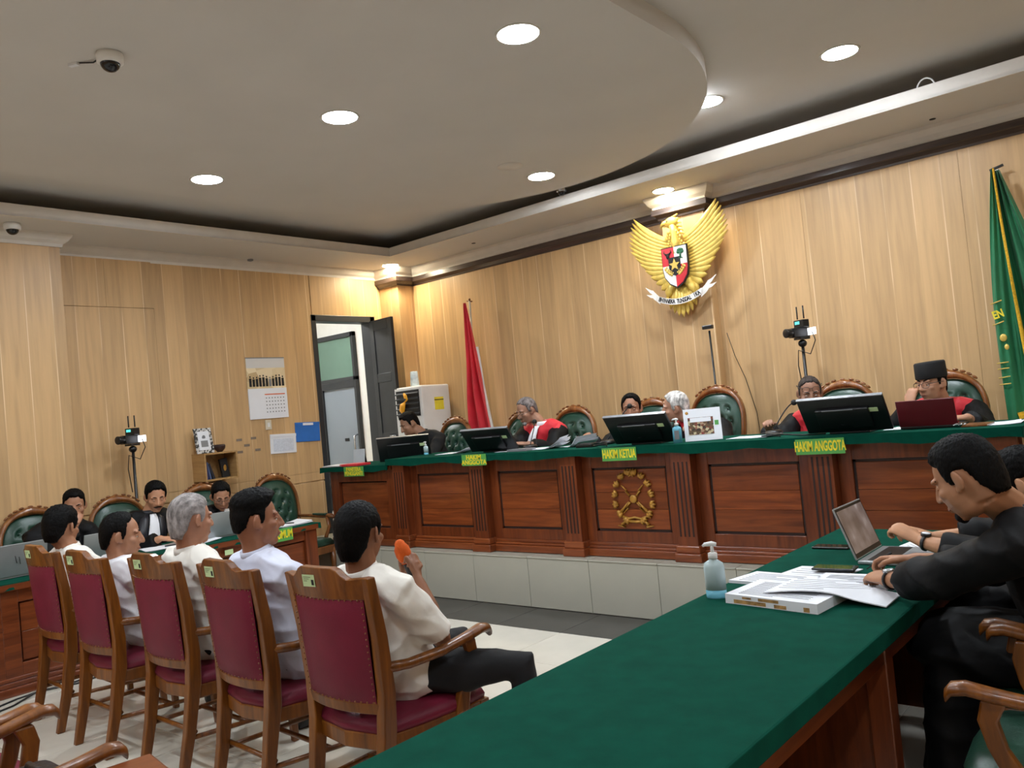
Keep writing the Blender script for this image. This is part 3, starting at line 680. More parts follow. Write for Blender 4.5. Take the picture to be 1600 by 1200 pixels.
# ================================================================== people
def remesh(mb, voxel, smooth=4, fac=0.5, wrinkle=0.0, wscale=9.0, seed=0, name='mesh'):
    me = mb.mesh(name)
    bm = bmesh.new(); bm.from_mesh(me); bmesh.ops.recalc_face_normals(bm, faces=bm.faces); bm.to_mesh(me); bm.free()
    o = bpy.data.objects.new('tmp', me); COL.objects.link(o)
    r = o.modifiers.new('r', 'REMESH'); r.mode = 'VOXEL'; r.voxel_size = voxel; r.use_smooth_shade = True
    if smooth:
        s = o.modifiers.new('s', 'SMOOTH'); s.factor = fac; s.iterations = smooth
    dg = bpy.context.evaluated_depsgraph_get()
    out = bpy.data.meshes.new_from_object(o.evaluated_get(dg)); out.name = name
    bpy.data.objects.remove(o); bpy.data.meshes.remove(me)
    if wrinkle:
        nr = [v.normal.copy() for v in out.vertices]; off = Vector((seed*3.1, seed*1.7, 0))
        for v, nn in zip(out.vertices, nr):
            p = v.co
            a = noise.noise(Vector((p.x*wscale*0.8+p.z*wscale*0.5, p.y*wscale*0.8, p.z*wscale*1.1))+off)
            b = noise.noise(Vector((p.x*wscale*2.3, p.y*wscale*2.3, p.z*wscale*1.6))+off)
            v.co = p + nn*wrinkle*(1-3.2*abs(a)**0.8+0.6*b)
    for p in out.polygons: p.use_smooth = True
    out.update(); return out
def mat_from(pos, yaw, pitch=0.0, roll=0.0, s=1.0):
    """local +y looks along yaw (degrees from +x)"""
    return Matrix.Translation(Vector(pos)) @ Matrix.Rotation(R(yaw-90), 4, 'Z') @ Matrix.Rotation(R(pitch), 4, 'X') @ Matrix.Rotation(R(roll), 4, 'Y') @ Matrix.Scale(s, 4)
CR = (0.0, -0.012, 0.028); CRR = (0.077, 0.097, 0.092)      # skull
def head_shapes(m, M, jaw=1.0):
    def S(c, r, rot=None):
        RM = M.to_3x3()
        m.sph(M @ Vector(c), r, RM @ rot if rot else RM, 16, 11)
    m.loft([[M @ skull_pt(t, 2*PI*j/24, q) for j in range(24)] for t, q in [(0.02, -0.0025)]+[(PI*0.86*k/18, -0.0025-0.012*max(0, k-14)/4) for k in range(1, 19)]+[(PI*0.87, -0.035)]])
    S((0, 0.028, -0.03), (0.066*jaw, 0.064, 0.082)); S((0, 0.022, -0.07), (0.056*jaw, 0.058, 0.045)); S((0, 0.062, -0.098), (0.026, 0.022, 0.02))
    for s in (-1, 1):
        S((s*0.03, 0.074, 0.024), (0.03, 0.014, 0.010)); S((s*0.043, 0.058, -0.022), (0.025, 0.022, 0.02)); S((s*0.0135, 0.094, -0.034), (0.010, 0.011, 0.008))
        S((s*0.084, -0.014, -0.002), (0.007, 0.02, 0.033), Matrix.Rotation(R(s*26), 3, 'Z') @ Matrix.Rotation(R(-10), 3, 'X'))
        S((s*0.077, 0.0, -0.028), (0.008, 0.010, 0.012))
    m.tube([M @ Vector(p) for p in ((0, 0.084, 0.02), (0, 0.098, -0.008), (0, 0.106, -0.03))], [0.008, 0.011, 0.0135], 8, round_ends=True)
    S((0, 0.085, -0.064), (0.026, 0.010, 0.006)); S((0, 0.083, -0.075), (0.022, 0.010, 0.007))
def skull_pt(t, a, off):
    """point of the skull at polar angle t and azimuth a (0 = face), pushed out by off; the lower half runs into the neck"""
    sa, ca = math.sin(a), math.cos(a)
    if t <= PI/2: return Vector((CR[0]+math.sin(t)*sa*(CRR[0]+off), CR[1]+math.sin(t)*ca*(CRR[1]+off), CR[2]+math.cos(t)*(CRR[2]+off)))
    u = (t-PI/2)/(PI/2); k = u**1.6
    return Vector((CR[0]+sa*(CRR[0]*(1-k)+0.056*k+off), CR[1]-0.022*k+ca*(CRR[1]*(1-k)+0.052*k+off), CR[2]-0.15*u))
def hair_mesh(M, front=0.082, temple=0.06, ear=0.018, nape=-0.078, top=0.013, side=0.006, amp=0.004, fs=26.0, bald=None, seed=0, quiff=0.0, wide=0.55, burn=-0.02):
    """a cap of hair: lies proud of the skull inside the hairline, sinks under the skin outside it; heights in metres"""
    key = [(0, front), (wide, front), (wide+0.25, temple), (1.12, temple*0.8), (1.22, burn), (1.40, burn), (1.48, ear), (1.85, ear), (2.05, nape*0.55), (2.5, nape), (3.2, nape)]
    vs = []; fs_ = []; nu, nv = 110, 64
    for i in range(nv+1):
        t = 0.001+(PI*0.92)*i/nv
        for j in range(nu):
            a = 2*PI*j/nu; az = abs((a+PI) % (2*PI)-PI)
            for (a0, z0), (a1, z1) in zip(key, key[1:]):
                if az <= a1: th = z0+(z1-z0)*(az-a0)/max(1e-6, a1-a0); break
            p0 = skull_pt(t, a, 0)
            e = p0.z-th+0.004*noise.noise(Vector((a*7, seed, p0.z*60)))
            k = max(0.0, min(1.0, e/0.012)); k = k*k*(3-2*k)
            tp_ = max(0.0, min(1.0, (p0.z-0.045)/0.05)); tp_ = tp_*tp_*(3-2*tp_)
            lo = max(0.0, min(1.0, (p0.z-th)/0.05))
            h = (side*(0.35+0.65*lo))*(1-tp_)+top*tp_ + quiff*max(0, math.cos(a))*math.sin(min(t, PI/2))*tp_
            d = p0-Vector(CR)
            h += amp*(0.3+0.7*tp_)*(noise.noise(Vector((d.x*fs*10, d.y*fs*5, d.z*fs*5+seed*7)))+0.6*noise.noise(Vector((d.x*fs*26, d.y*fs*13, d.z*fs*13+seed))))
            if bald:
                q = (d.normalized()-Vector(bald[:3]).normalized()).length
                k *= max(0.0, min(1.0, (q-bald[3]*0.6)/(bald[3]*0.4)))
            sink = 0.012+0.03*max(0.0, min(1.0, (t-PI*0.5)/(PI*0.2)))
            vs.append(M @ skull_pt(t, a, -sink+(h+sink)*k))
    for i in range(nv):
        for j in range(nu):
            q = i*nu+j; b = i*nu+(j+1) % nu; fs_.append((q, q+nu, b+nu, b))
    me = bpy.data.meshes.new('hair'); me.from_pydata([tuple(v) for v in vs], [], fs_)
    for p in me.polygons: p.use_smooth = True
    return me
def ik(S, T, a, b, pole):
    d = T-S; L = d.length
    if L > (a+b)*0.995: k = L/((a+b)*0.995); a *= k; b *= k
    x = (a*a-b*b+L*L)/(2*L); h = math.sqrt(max(0.0, a*a-x*x)); u = d.normalized()
    p = (pole-u*pole.dot(u)).normalized()
    return S+u*x+p*h
def hand_shapes(m, wr, d, nrm, side, curl=0.5, sc=1.0, spread=0.0, thumb=1.0):
    """d: towards the fingers, nrm: out of the back of the hand, side: +1 thumb along d x nrm"""
    d = d.normalized(); nrm = (nrm-d*nrm.dot(d)).normalized(); lt = d.cross(nrm).normalized()*side
    q = lambda a, b, c: wr+(d*a+lt*b+nrm*c)*sc
    m.ell([(q(-0.03, 0, 0), lt, nrm, 0.026*sc, 0.02*sc), (q(0.01, 0, 0), lt, nrm, 0.029*sc, 0.018*sc), (q(0.05, 0.002, 0), lt, nrm, 0.039*sc, 0.016*sc), (q(0.085, 0, 0), lt, nrm, 0.039*sc, 0.013*sc)], 12, round_ends=True)
    for k, (b, ln) in enumerate(((0.03, 0.072), (0.0105, 0.08), (-0.0095, 0.074), (-0.029, 0.058))):
        p = q(0.086, b, 0.0); ang = -0.15-curl*0.5; fan = b*(2.2+spread*6); pts = [q(0.07, b*0.9, 0), p]
        for s_, L in enumerate((0.42, 0.32, 0.26)):
            dirv = d*math.cos(ang)+nrm*math.sin(ang)+lt*fan*math.cos(ang)*0.6
            p = p+dirv.normalized()*ln*L*sc; pts.append(p); ang -= curl*1.15
        m.tube(pts, [0.0095*sc, 0.009*sc, 0.0085*sc, 0.0078*sc, 0.0065*sc], 8, round_ends=True)
    pts = [q(0.015, 0.02, -0.004), q(0.042, 0.044, -0.012*thumb), q(0.066, 0.055, -0.022*thumb), q(0.088, 0.052-0.012*curl, -0.032*thumb)]
    m.tube(pts, [0.014*sc, 0.012*sc, 0.0105*sc, 0.008*sc], 8, round_ends=True)
SK = {}
def skin(c):
    if c not in SK: SK[c] = plain('skin_%d' % len(SK), rgb(*c), 0.48, var=0.05, scale=18, subsurf=0.08, spec=0.4)
    return SK[c]
HM = {}
def hairmat(c):
    if c not in HM:
        HM[c] = plain('hair_%d' % len(HM), rgb(*c), 0.62, var=0.3, scale=70, bump=0.5, bscale=160, spec=0.12, stretch=(1, 0.35, 0.35))
    return HM[c]
W['shirt'] = plain('white_cotton', rgb(226, 226, 230), 0.85, var=0.02, bump=0.25, bscale=14, sheen=0.1)
W['shirt_cream'] = plain('cream_cotton', rgb(230, 226, 217), 0.85, var=0.02, bump=0.25, bscale=14, sheen=0.1)
W['shirt_blue'] = plain('bluish_white_cotton', rgb(208, 212, 230), 0.85, var=0.02, bump=0.25, bscale=14, sheen=0.1)
W['trouser'] = plain('black_trouser_cloth', rgb(13, 13, 16), 0.88, var=0.1, bump=0.2, bscale=18)
W['robe'] = plain('black_robe_cloth', rgb(11, 11, 13), 0.66, var=0.15, scale=4, bump=0.35, bscale=12, spec=0.22)
W['satin'] = plain('black_satin', rgb(34, 35, 42), 0.36, var=0.2, scale=5, bump=0.4, bscale=12)
W['suit'] = plain('black_suit_cloth', rgb(12, 12, 14), 0.85, var=0.1, bump=0.15, bscale=20)
W['eye'] = plain('eye_white', rgb(206, 200, 192), 0.3, var=0.02)
W['iris'] = plain('dark_iris', rgb(26, 18, 14), 0.2)
W['lens_rim'] = plain('spectacle_rim', rgb(34, 32, 34), 0.3)
W['lip'] = plain('lip', rgb(136, 82, 70), 0.5)
def person(label, hip, neck, head, yaw, hyaw, hpitch=0, hroll=0, outfit='shirt', skin_c=(150, 104, 76), hair=None, hair_c=(6, 5, 5),
           hands=(None, None), poles=(None, None), seat=0.45, floor_z=0.0, voxel=0.0055, size=0.97, legs=True, glasses=None, brow=True, stache=None, goatee=None, cap=False,
           shirt_mat='shirt', belly=1.0, group=None, sh_w=0.185, curls=(0.6, 0.6), hdirs=(None, None), hnorms=(None, None), eyes=0.4, knees=None, jaw=1.0, thumbs=(1, 1), robe_mat='robe'):
    base = Vector((hip[0], hip[1], floor_z)); hip = Vector(hip)-base; neck = Vector(neck)-base; head = Vector(head)-base
    f = Vector((math.cos(R(yaw)), math.sin(R(yaw)), 0)); sd = Vector((f.y, -f.x, 0))     # sd: the person's right
    M = mat_from(head, hyaw, hpitch, hroll, size)
    spine = neck-hip; upv = spine.normalized(); fwd = (f-upv*f.dot(upv)).normalized()
    robe = outfit in ('judge', 'prosecutor', 'lawyer'); long_ = robe or outfit == 'suit'
    def sp_(t, o=0.0): return hip+spine*t+fwd*(o-0.035*math.sin(PI*t))
    # ---- skin: head, neck, arms and hands grown into one surface
    m = MB(); head_shapes(m, M, jaw)
    nb = M @ Vector((0, -0.025, -0.05))
    m.tube([nb, (nb+neck)/2+fwd*0.004, neck-upv*0.03, neck-upv*0.12], [0.058, 0.058, 0.064, 0.08], 12)
    sh = []
    for i, s in enumerate((1, -1)):                      # right, left
        S = sp_(0.86)+sd*s*sh_w-upv*0.02
        if hands[i] is not None: T = Vector(hands[i])-base
        else: T = hip+f*0.36+sd*s*0.11+Vector((0, 0, 0.09))
        pole = Vector(poles[i]) if poles[i] else (Vector((0, 0, -1))+sd*s*0.55-f*0.35)
        E = ik(S, T, 0.28*size, 0.245*size, pole)
        sh.append((S, E, T, s))
        m.tube([sp_(0.88), S, S*0.6+E*0.4, E, E*0.5+T*0.5, T], [0.07, 0.056, 0.048, 0.039, 0.038, 0.026], 10, round_ends=True)
        d = Vector(hdirs[i]) if hdirs[i] else (T-E)
        nn = Vector(hnorms[i]) if hnorms[i] else Vector((0, 0, 1))+sd*s*0.4
        hand_shapes(m, T+d.normalized()*0.02, d, nn, (1 if s > 0 else -1)*(1 if True else -1)*-1, curls[i], size, thumb=thumbs[i])
    body = link('person', remesh(m, voxel, 5, name='person'), skin(skin_c)); body.location = base
    tag(body, label, 'person', group)
    # ---- hair, eyes, brows
    H = dict(hair or {})
    link('hair', hair_mesh(M, seed=len(label), **H), hairmat(hair_c), body)
    for s in (-1, 1):
        e = MB(); e.sph(M @ Vector((s*0.031, 0.0715, 0.0)), 0.0115*size, None, 12, 8, 0)
        c = M @ Vector((s*0.031, 0.0785, -0.002)); e.sph(c, 0.0055*size, None, 8, 6, 1); e.build('eye', [W['eye'], W['iris']], body)
        l = MB(); l.sph(M @ Vector((s*0.031, 0.0715, 0.0045-0.012*(0.4-eyes))), (0.0155*size, 0.0130*size, 0.0085*size), M.to_3x3().normalized(), 12, 8); l.build('eyelid', skin(skin_c), body)
        if brow:
            b = MB(); b.tube([M @ Vector((s*x, y, z)) for x, y, z in ((0.012, 0.0865, 0.024), (0.028, 0.0845, 0.030), (0.044, 0.0745, 0.028), (0.052, 0.065, 0.023))], [0.0035, 0.0055, 0.005, 0.002], 6, flat=0.8); b.build('eyebrow', hairmat(hair_c), body)
    l = MB(); l.tube([M @ Vector((x, 0.0925-4.5*x*x*4, -0.069)) for x in (-0.024, -0.012, 0, 0.012, 0.024)], [0.002, 0.0045, 0.005, 0.0045, 0.002], 6); l.build('lips', W['lip'], body)
    if stache:
        b = MB(); b.tube([M @ Vector((x, 0.096-5*x*x*4, -0.053-abs(x)*0.3)) for x in (-0.033, -0.018, -0.004, 0.004, 0.018, 0.033)], [0.0025, 0.006, 0.006, 0.006, 0.006, 0.0025], 6); b.build('moustache', hairmat(stache), body)
    if goatee:
        b = MB(); b.sph(M @ Vector((0, 0.070, -0.098)), (0.028*size, 0.019*size, 0.020*size), M.to_3x3().normalized(), 12, 8); b.sph(M @ Vector((0, 0.068, -0.108)), (0.018*size, 0.015*size, 0.014*size), M.to_3x3().normalized(), 10, 7); b.build('goatee', hairmat(goatee), body)
    if glasses is not None:
        dz, dy = glasses
        b = MB()
        for s in (-1, 1):
            ring = [M @ Vector((s*0.034+0.025*math.copysign(abs(math.cos(u))**0.7, math.cos(u)), 0.101+dy-abs(s*0.034+0.025*math.cos(u))*0.12, dz-0.004+0.018*math.copysign(abs(math.sin(u))**0.7, math.sin(u)))) for u in [2*PI*k/20 for k in range(20)]]
            b.tube(ring+ring[:1], 0.0016*size, 5)
            b.tube([M @ Vector((s*0.058, 0.094+dy, dz+0.006)), M @ Vector((s*0.08, 0.06+dy, dz+0.008)), M @ Vector((s*0.087, -0.01+dy, dz+0.006)), M @ Vector((s*0.083, -0.03+dy, dz-0.012))], 0.002*size, 5)
        b.tube([M @ Vector((-0.01, 0.101+dy, dz+0.003)), M @ Vector((0, 0.104+dy, dz+0.007)), M @ Vector((0.01, 0.101+dy, dz+0.003))], 0.0018, 5)
        b.build('eyeglasses', W['lens_rim'], body)
    if cap:
        b = MB(); b.lathe([(0.094, 0.035), (0.0965, 0.045), (0.094, 0.135), (0.088, 0.143), (0.04, 0.145)], (0, -0.008, 0), 28, 0, 0.92, 1.14)
        b.v = [M @ v for v in b.v]; b.build('songkok_cap', W['suit'], body)
    # ---- clothes
    def torso(t, grow=0.0, low=-0.03, b_=1.0):
        secs = []
        for (u, rx, ry, o) in ((low, 0.188, 0.145, 0.02), (0.08, 0.188, 0.14, 0.01), (0.3, 0.165, 0.122*b_, 0.012*b_), (0.55, 0.168, 0.118*b_, 0.012*b_), (0.76, 0.172, 0.105, 0.005), (0.90, 0.155, 0.085, 0.0), (0.97, 0.10, 0.068, 0.0), (1.0, 0.068, 0.062, 0.004)):
            secs.append((sp_(u, o), sd, fwd, (rx+grow)*size, (ry+grow)*size))
        t.ell(secs, 20)
        for S, E, T, s in sh: t.tube([sp_(0.86), sp_(0.88)+sd*s*sh_w*0.6, S, S+(E-S)*0.25], [0.075+grow, 0.072+grow, 0.064+grow, 0.058+grow], 12, round_ends=True)
    if outfit == 'shirt':
        t = MB(); torso(t, 0.006, -0.14, belly)
        for S, E, T, s in sh: t.tube([S, S+(E-S)*0.4, S+(E-S)*0.86], [0.068, 0.068, 0.072], 14)
        link('shirt', remesh(t, 0.008, 5, wrinkle=0.0085, seed=len(label), name='shirt'), W[shirt_mat], body)
        c = MB(); n_ = 20; rings = []
        for (h, r_) in ((-0.014, 0.071), (0.022, 0.066), (0.024, 0.062), (-0.012, 0.064)):
            rings.append([neck+upv*h+(sd*math.cos(2*PI*k/n_)+fwd*math.sin(2*PI*k/n_)*1.0)*r_ for k in range(n_)])
        c.loft(rings, 0, True, closed=True); c.build('collar', W[shirt_mat], body)
    else:
        body_m = W['red_cloth'] if outfit == 'judge' else W[robe_mat if robe else 'suit']
        t = MB(); torso(t, 0.016 if robe else 0.010, -0.1, belly)
        if not outfit == 'judge':
            for S, E, T, s in sh: sleeve_tube(t, S, E, T-(T-E).normalized()*(0.05 if outfit == 'lawyer' else 0), robe)
        link('robe' if robe else 'jacket', remesh(t, 0.009, 5, wrinkle=0.005, seed=len(label), name='robe'), body_m, body)
        if outfit == 'judge':
            for S, E, T, s in sh:
                t = MB(); t.tube([S-(E-S)*0.12, S], [0.06, 0.088], 14); sleeve_tube(t, S, E, T, True, 0.012)
                link('sleeve', remesh(t, 0.009, 4, wrinkle=0.005, seed=3, name='sleeve'), W['robe'], body)
        n_ = 20; c = MB(); rings = []
        for (h, r_) in ((-0.02, 0.078), (0.028, 0.068), (0.030, 0.063), (-0.018, 0.068)):
            rings.append([neck+upv*h+(sd*math.cos(2*PI*k/n_)+fwd*math.sin(2*PI*k/n_))*r_ for k in range(n_)])
        c.loft(rings, 0, True, closed=True); c.build('collar', W['shirt'] if outfit == 'judge' else W['satin' if robe else 'suit'], body)
        if outfit in ('judge', 'prosecutor'):
            j = MB(); rings = []
            for (u, w_, o) in ((0.99, 0.022, 0.072), (0.93, 0.028, 0.098), (0.80, 0.036, 0.125), (0.62, 0.044, 0.142), (0.45, 0.048, 0.148)):
                c0 = hip+spine*u+fwd*o
                rings.append([c0+sd*w_*a+fwd*0.008*(1 if b else -1)+fwd*(0.006*math.cos(a*7)) for a, b in ((-1, 0), (-0.5, 0), (0, 0), (0.5, 0), (1, 0), (1, 1), (0.5, 1), (0, 1), (-0.5, 1), (-1, 1))])
            j.loft(rings, 0, True); j.build('white_jabot', W['shirt'], body)
        if outfit == 'prosecutor':
            for s in (-1, 1):
                j = MB(); rings = []
                for (u, w0, w1, o) in ((1.0, 0.035, 0.075, 0.06), (0.9, 0.04, 0.10, 0.10), (0.7, 0.05, 0.115, 0.128), (0.45, 0.055, 0.12, 0.140)):
                    c0 = hip+spine*u+fwd*o; b0 = c0+sd*s*w0; b1 = c0+sd*s*w1-fwd*0.03
                    rings.append([b0-fwd*0.006, b1-fwd*0.006, b1+fwd*0.008, (b0+b1)/2+fwd*0.012, b0+fwd*0.008])
                j.loft(rings, 0, True); j.build('satin_panel', W['satin'], body)
    if outfit == 'lawyer':
        t = MB(); kc = hip+f*0.43; zv = Vector((0, 0, 1))
        t.ell([(hip-f*0.08, sd, zv, 0.17, 0.1), (hip, sd, zv, 0.215, 0.125), (hip*0.5+kc*0.5, sd, zv, 0.225, 0.115), (kc, sd, zv, 0.215, 0.10)], 18, round_ends=True)
        t.ell([(Vector((kc.x, kc.y, 0.10)), sd, f, 0.23, 0.13), (Vector((kc.x, kc.y, 0.3)), sd, f, 0.215, 0.11), (kc-f*0.02, sd, f, 0.205, 0.09)], 18)
        t.ell([(Vector((hip.x, hip.y, 0.14))-f*0.0, sd, f, 0.24, 0.19), (Vector((hip.x, hip.y, 0.4)), sd, f, 0.225, 0.17), (hip, sd, f, 0.2, 0.15)], 18)
        link('robe_skirt', remesh(t, 0.012, 6, wrinkle=0.008, wscale=7, name='robe_skirt'), W[robe_mat], body)
    if legs:
        for i, s in enumerate((1, -1)):
            h0 = hip+sd*s*0.08; kn = (Vector(knees[i])-base) if knees else hip+f*0.43*size+sd*s*0.12+Vector((0, 0, 0.0))
            ft = Vector((kn.x, kn.y, 0.075))-f*0.02
            t = MB(); t.tube([h0-f*0.04, h0, h0*0.5+kn*0.5, kn, kn*0.55+ft*0.45, ft], [0.07, 0.085, 0.082, 0.066, 0.06, 0.056], 14, round_ends=True)
            link('trouser_leg', remesh(t, 0.011, 4, wrinkle=0.004, seed=2, name='trouser_leg'), W['trouser'], body)
            b = MB(); a0 = Vector((ft.x, ft.y, 0.0))
            b.ell([(a0-f*0.07+Vector((0, 0, 0.035)), sd, Vector((0, 0, 1)), 0.03, 0.033), (a0-f*0.02+Vector((0, 0, 0.045)), sd, Vector((0, 0, 1)), 0.038, 0.045), (a0+f*0.08+Vector((0, 0, 0.035)), sd, Vector((0, 0, 1)), 0.045, 0.034), (a0+f*0.16+Vector((0, 0, 0.027)), sd, Vector((0, 0, 1)), 0.038, 0.026), (a0+f*0.19+Vector((0, 0, 0.022)), sd, Vector((0, 0, 1)), 0.018, 0.018)], 14)
            b.build('shoe', W['black_leather'], body)
    return body, M, sh
def sleeve_tube(t, S, E, T, wide, g=0.0):
    d = (T-E).normalized()
    if wide: t.tube([S-(E-S)*0.05, S+(E-S)*0.5, E, E*0.5+T*0.5, T-d*0.035], [0.072+g, 0.07+g, 0.072, 0.07, 0.064], 14)
    else: t.tube([S-(E-S)*0.05, S+(E-S)*0.5, E, E*0.5+T*0.5, T-d*0.02], [0.064, 0.06, 0.055, 0.047, 0.04], 14)

GW = 'men in white shirts in the witness row'
# the five men in white
person('seated man in a white shirt with thick black hair beside the silver laptop', (-5.12, 2.08, 0.53), (-5.24, 1.99, 0.945), (-5.26, 1.97, 1.07), 92, 118, -8, 0, hair=dict(top=0.022, side=0.018, amp=0.006, nape=-0.095), group=GW, shirt_mat='shirt_cream', skin_c=(156, 108, 80), belly=1.15)
person('seated man in a white shirt with receding black hair looking sideways', (-4.45, 2.08, 0.53), (-4.52, 1.96, 0.92), (-4.50, 1.98, 1.04), 88, 62, -6, 0, hair=dict(front=0.098, temple=0.085, top=0.012, side=0.009, nape=-0.08, wide=0.4), group=GW, skin_c=(170, 122, 94), belly=1.2)
person('seated man in a white shirt with short grey hair', (-3.82, 2.10, 0.53), (-3.78, 1.97, 1.00), (-3.75, 1.98, 1.135), 88, 92, -4, 0, hair=dict(top=0.012, side=0.011, amp=0.003, nape=-0.095), hair_c=(142, 136, 134), group=GW, shirt_mat='shirt_cream', skin_c=(170, 120, 94), belly=1.15)
person('seated young man in a white shirt with a faded crew cut', (-3.17, 2.10, 0.53), (-3.20, 1.97, 1.005), (-3.19, 1.98, 1.14), 86, 66, 0, 0, hair=dict(front=0.078, top=0.026, side=0.006, amp=0.005, quiff=0.012, ear=0.022, nape=-0.055), group=GW, shirt_mat='shirt_blue', skin_c=(150, 100, 74), belly=1.1)
person('seated man in a cream white shirt speaking into an orange microphone', (-2.52, 2.12, 0.54), (-2.52, 1.985, 0.955), (-2.525, 2.0, 1.093), 94, 108, -2, 0, hair=dict(front=0.10, temple=0.075, top=0.013, side=0.013, nape=-0.105, wide=0.5), group=GW, shirt_mat='shirt_cream', skin_c=(138, 92, 66), belly=1.25, voxel=0.0045,
       hands=((-2.44, 2.195, 0.875), (-2.565, 2.235, 0.865)), poles=((0.45, 0.1, -0.95), (-0.8, 0, -0.7)), hdirs=((-0.35, 0.3, 0.5), (0.5, 0.0, 0.5)), hnorms=((0.75, 0.45, 0.1), (-0.3, 0.85, 0.2)), curls=(0.95, 0.95), knees=((-2.12, 2.40, 0.53), (-2.62, 2.56, 0.53)))
# the prosecutors
GP = 'prosecutors in black robes'
person('prosecutor in a black robe resting his chin on his hand', (-6.74, 2.46, 0.53), (-6.74, 2.52, 0.985), (-6.68, 2.60, 1.105), -4, -20, -14, 0, 'prosecutor', (166, 118, 90), dict(top=0.014, side=0.005, ear=0.025, nape=-0.06), hands=((-6.53, 2.53, 0.955), (-6.42, 2.80, 0.77)), hdirs=((-0.35, 0.45, 0.7), (0.4, -0.7, 0)), hnorms=((0.8, -0.2, 0.3), None), curls=(0.75, 0.4), group=GP, voxel=0.006)
person('prosecutor in a black robe with a moustache and white jabot', (-6.76, 3.12, 0.53), (-6.75, 3.20, 0.955), (-6.68, 3.235, 1.085), -2, -14, -20, 0, 'prosecutor', (190, 138, 106), dict(top=0.018, side=0.011), stache=(20, 18, 18), hands=((-6.38, 3.10, 0.775), (-6.40, 3.42, 0.775)), hdirs=((0.5, 0.5, -0.1), (0.5, -0.4, -0.1)), group=GP, voxel=0.006, eyes=0.1)
person('prosecutor in a black robe with glasses looking down at papers', (-6.78, 3.88, 0.53), (-6.76, 3.86, 0.90), (-6.66, 3.80, 1.01), -4, -18, -26, 0, 'prosecutor', (172, 124, 96), dict(top=0.017, side=0.008), glasses=(0.0, 0.0), hands=((-6.38, 3.74, 0.775), (-6.36, 4.02, 0.775)), group=GP, voxel=0.006, eyes=0.1)
# behind the bench
GJ = 'people behind the judges bench'
person('clerk in a black suit leaning towards a monitor', (-6.12, 5.95, ZP+0.56), (-6.20, 5.82, 1.37), (-6.28, 5.72, 1.475), -90, -112, -24, 4, 'suit', (150, 110, 86), dict(top=0.017, side=0.009), hands=((-6.32, 5.46, 1.155), (-6.02, 5.44, 1.155)), group=GJ, floor_z=ZP, voxel=0.006, eyes=0.1)
person('grey bearded judge with glasses reading beside a microphone', (-4.80, 5.92, ZP+0.56), (-4.66, 5.86, 1.37), (-4.76, 5.77, 1.50), -90, -108, -20, 0, 'judge', (158, 116, 94), dict(front=0.085, temple=0.07, top=0.006, side=0.008), hair_c=(112, 104, 102), glasses=(-0.006, 0.004), goatee=(150, 146, 144), hands=((-4.72, 5.44, 1.24), (-4.52, 5.47, 1.215)), hdirs=((0.1, -0.5, 0.5), (-0.7, -0.4, 0.1)), group=GJ, floor_z=ZP, voxel=0.006, eyes=0.1)
person('presiding judge with black hair half hidden behind a monitor', (-3.64, 5.96, ZP+0.54), (-3.66, 5.86, 1.29), (-3.655, 5.78, 1.435), -90, -66, -6, 0, 'judge', (160, 112, 86), dict(front=0.092, top=0.014, side=0.009), hands=((-3.86, 5.46, 1.215), (-3.45, 5.46, 1.215)), group=GJ, floor_z=ZP, voxel=0.006, eyes=0.1)
person('white-haired judge leaning over to whisper beside the green chair', (-3.02, 5.92, ZP+0.54), (-3.12, 5.86, 1.30), (-3.255, 5.78, 1.415), -98, -152, -4, -10, 'judge', (182, 134, 110), dict(top=0.015, side=0.012), hair_c=(196, 192, 188), hands=((-3.22, 5.47, 1.215), (-2.88, 5.46, 1.215)), group=GJ, floor_z=ZP, voxel=0.006)
person('judge with eyeglasses pushed up on his forehead', (-2.12, 5.92, ZP+0.54), (-2.16, 5.84, 1.29), (-2.17, 5.76, 1.435), -90, -64, -16, 0, 'judge', (152, 110, 88), dict(front=0.09, temple=0.075, top=0.004, side=0.004), hair_c=(66, 58, 54), glasses=(0.056, -0.014), hands=((-2.36, 5.45, 1.215), (-1.95, 5.46, 1.215)), group=GJ, floor_z=ZP, voxel=0.006, eyes=0.0)
person('judge in a black cap with glasses and a hand at his mouth', (-1.42, 5.92, ZP+0.56), (-1.36, 5.88, 1.29), (-1.39, 5.78, 1.43), -92, -116, -4, 0, 'judge', (182, 134, 106), dict(front=0.06, top=0.003, side=0.003, amp=0.001), glasses=(0.002, 0.002), cap=True, hands=((-1.49, 5.60, 1.29), (-1.14, 5.46, 1.215)), hdirs=((0.15, 0.2, 0.8), (-0.6, -0.3, 0)), hnorms=((-0.3, -0.9, 0.2), None), curls=(0.9, 0.5), poles=((-0.6, -0.3, -0.8), None), group=GJ, floor_z=ZP, voxel=0.006)
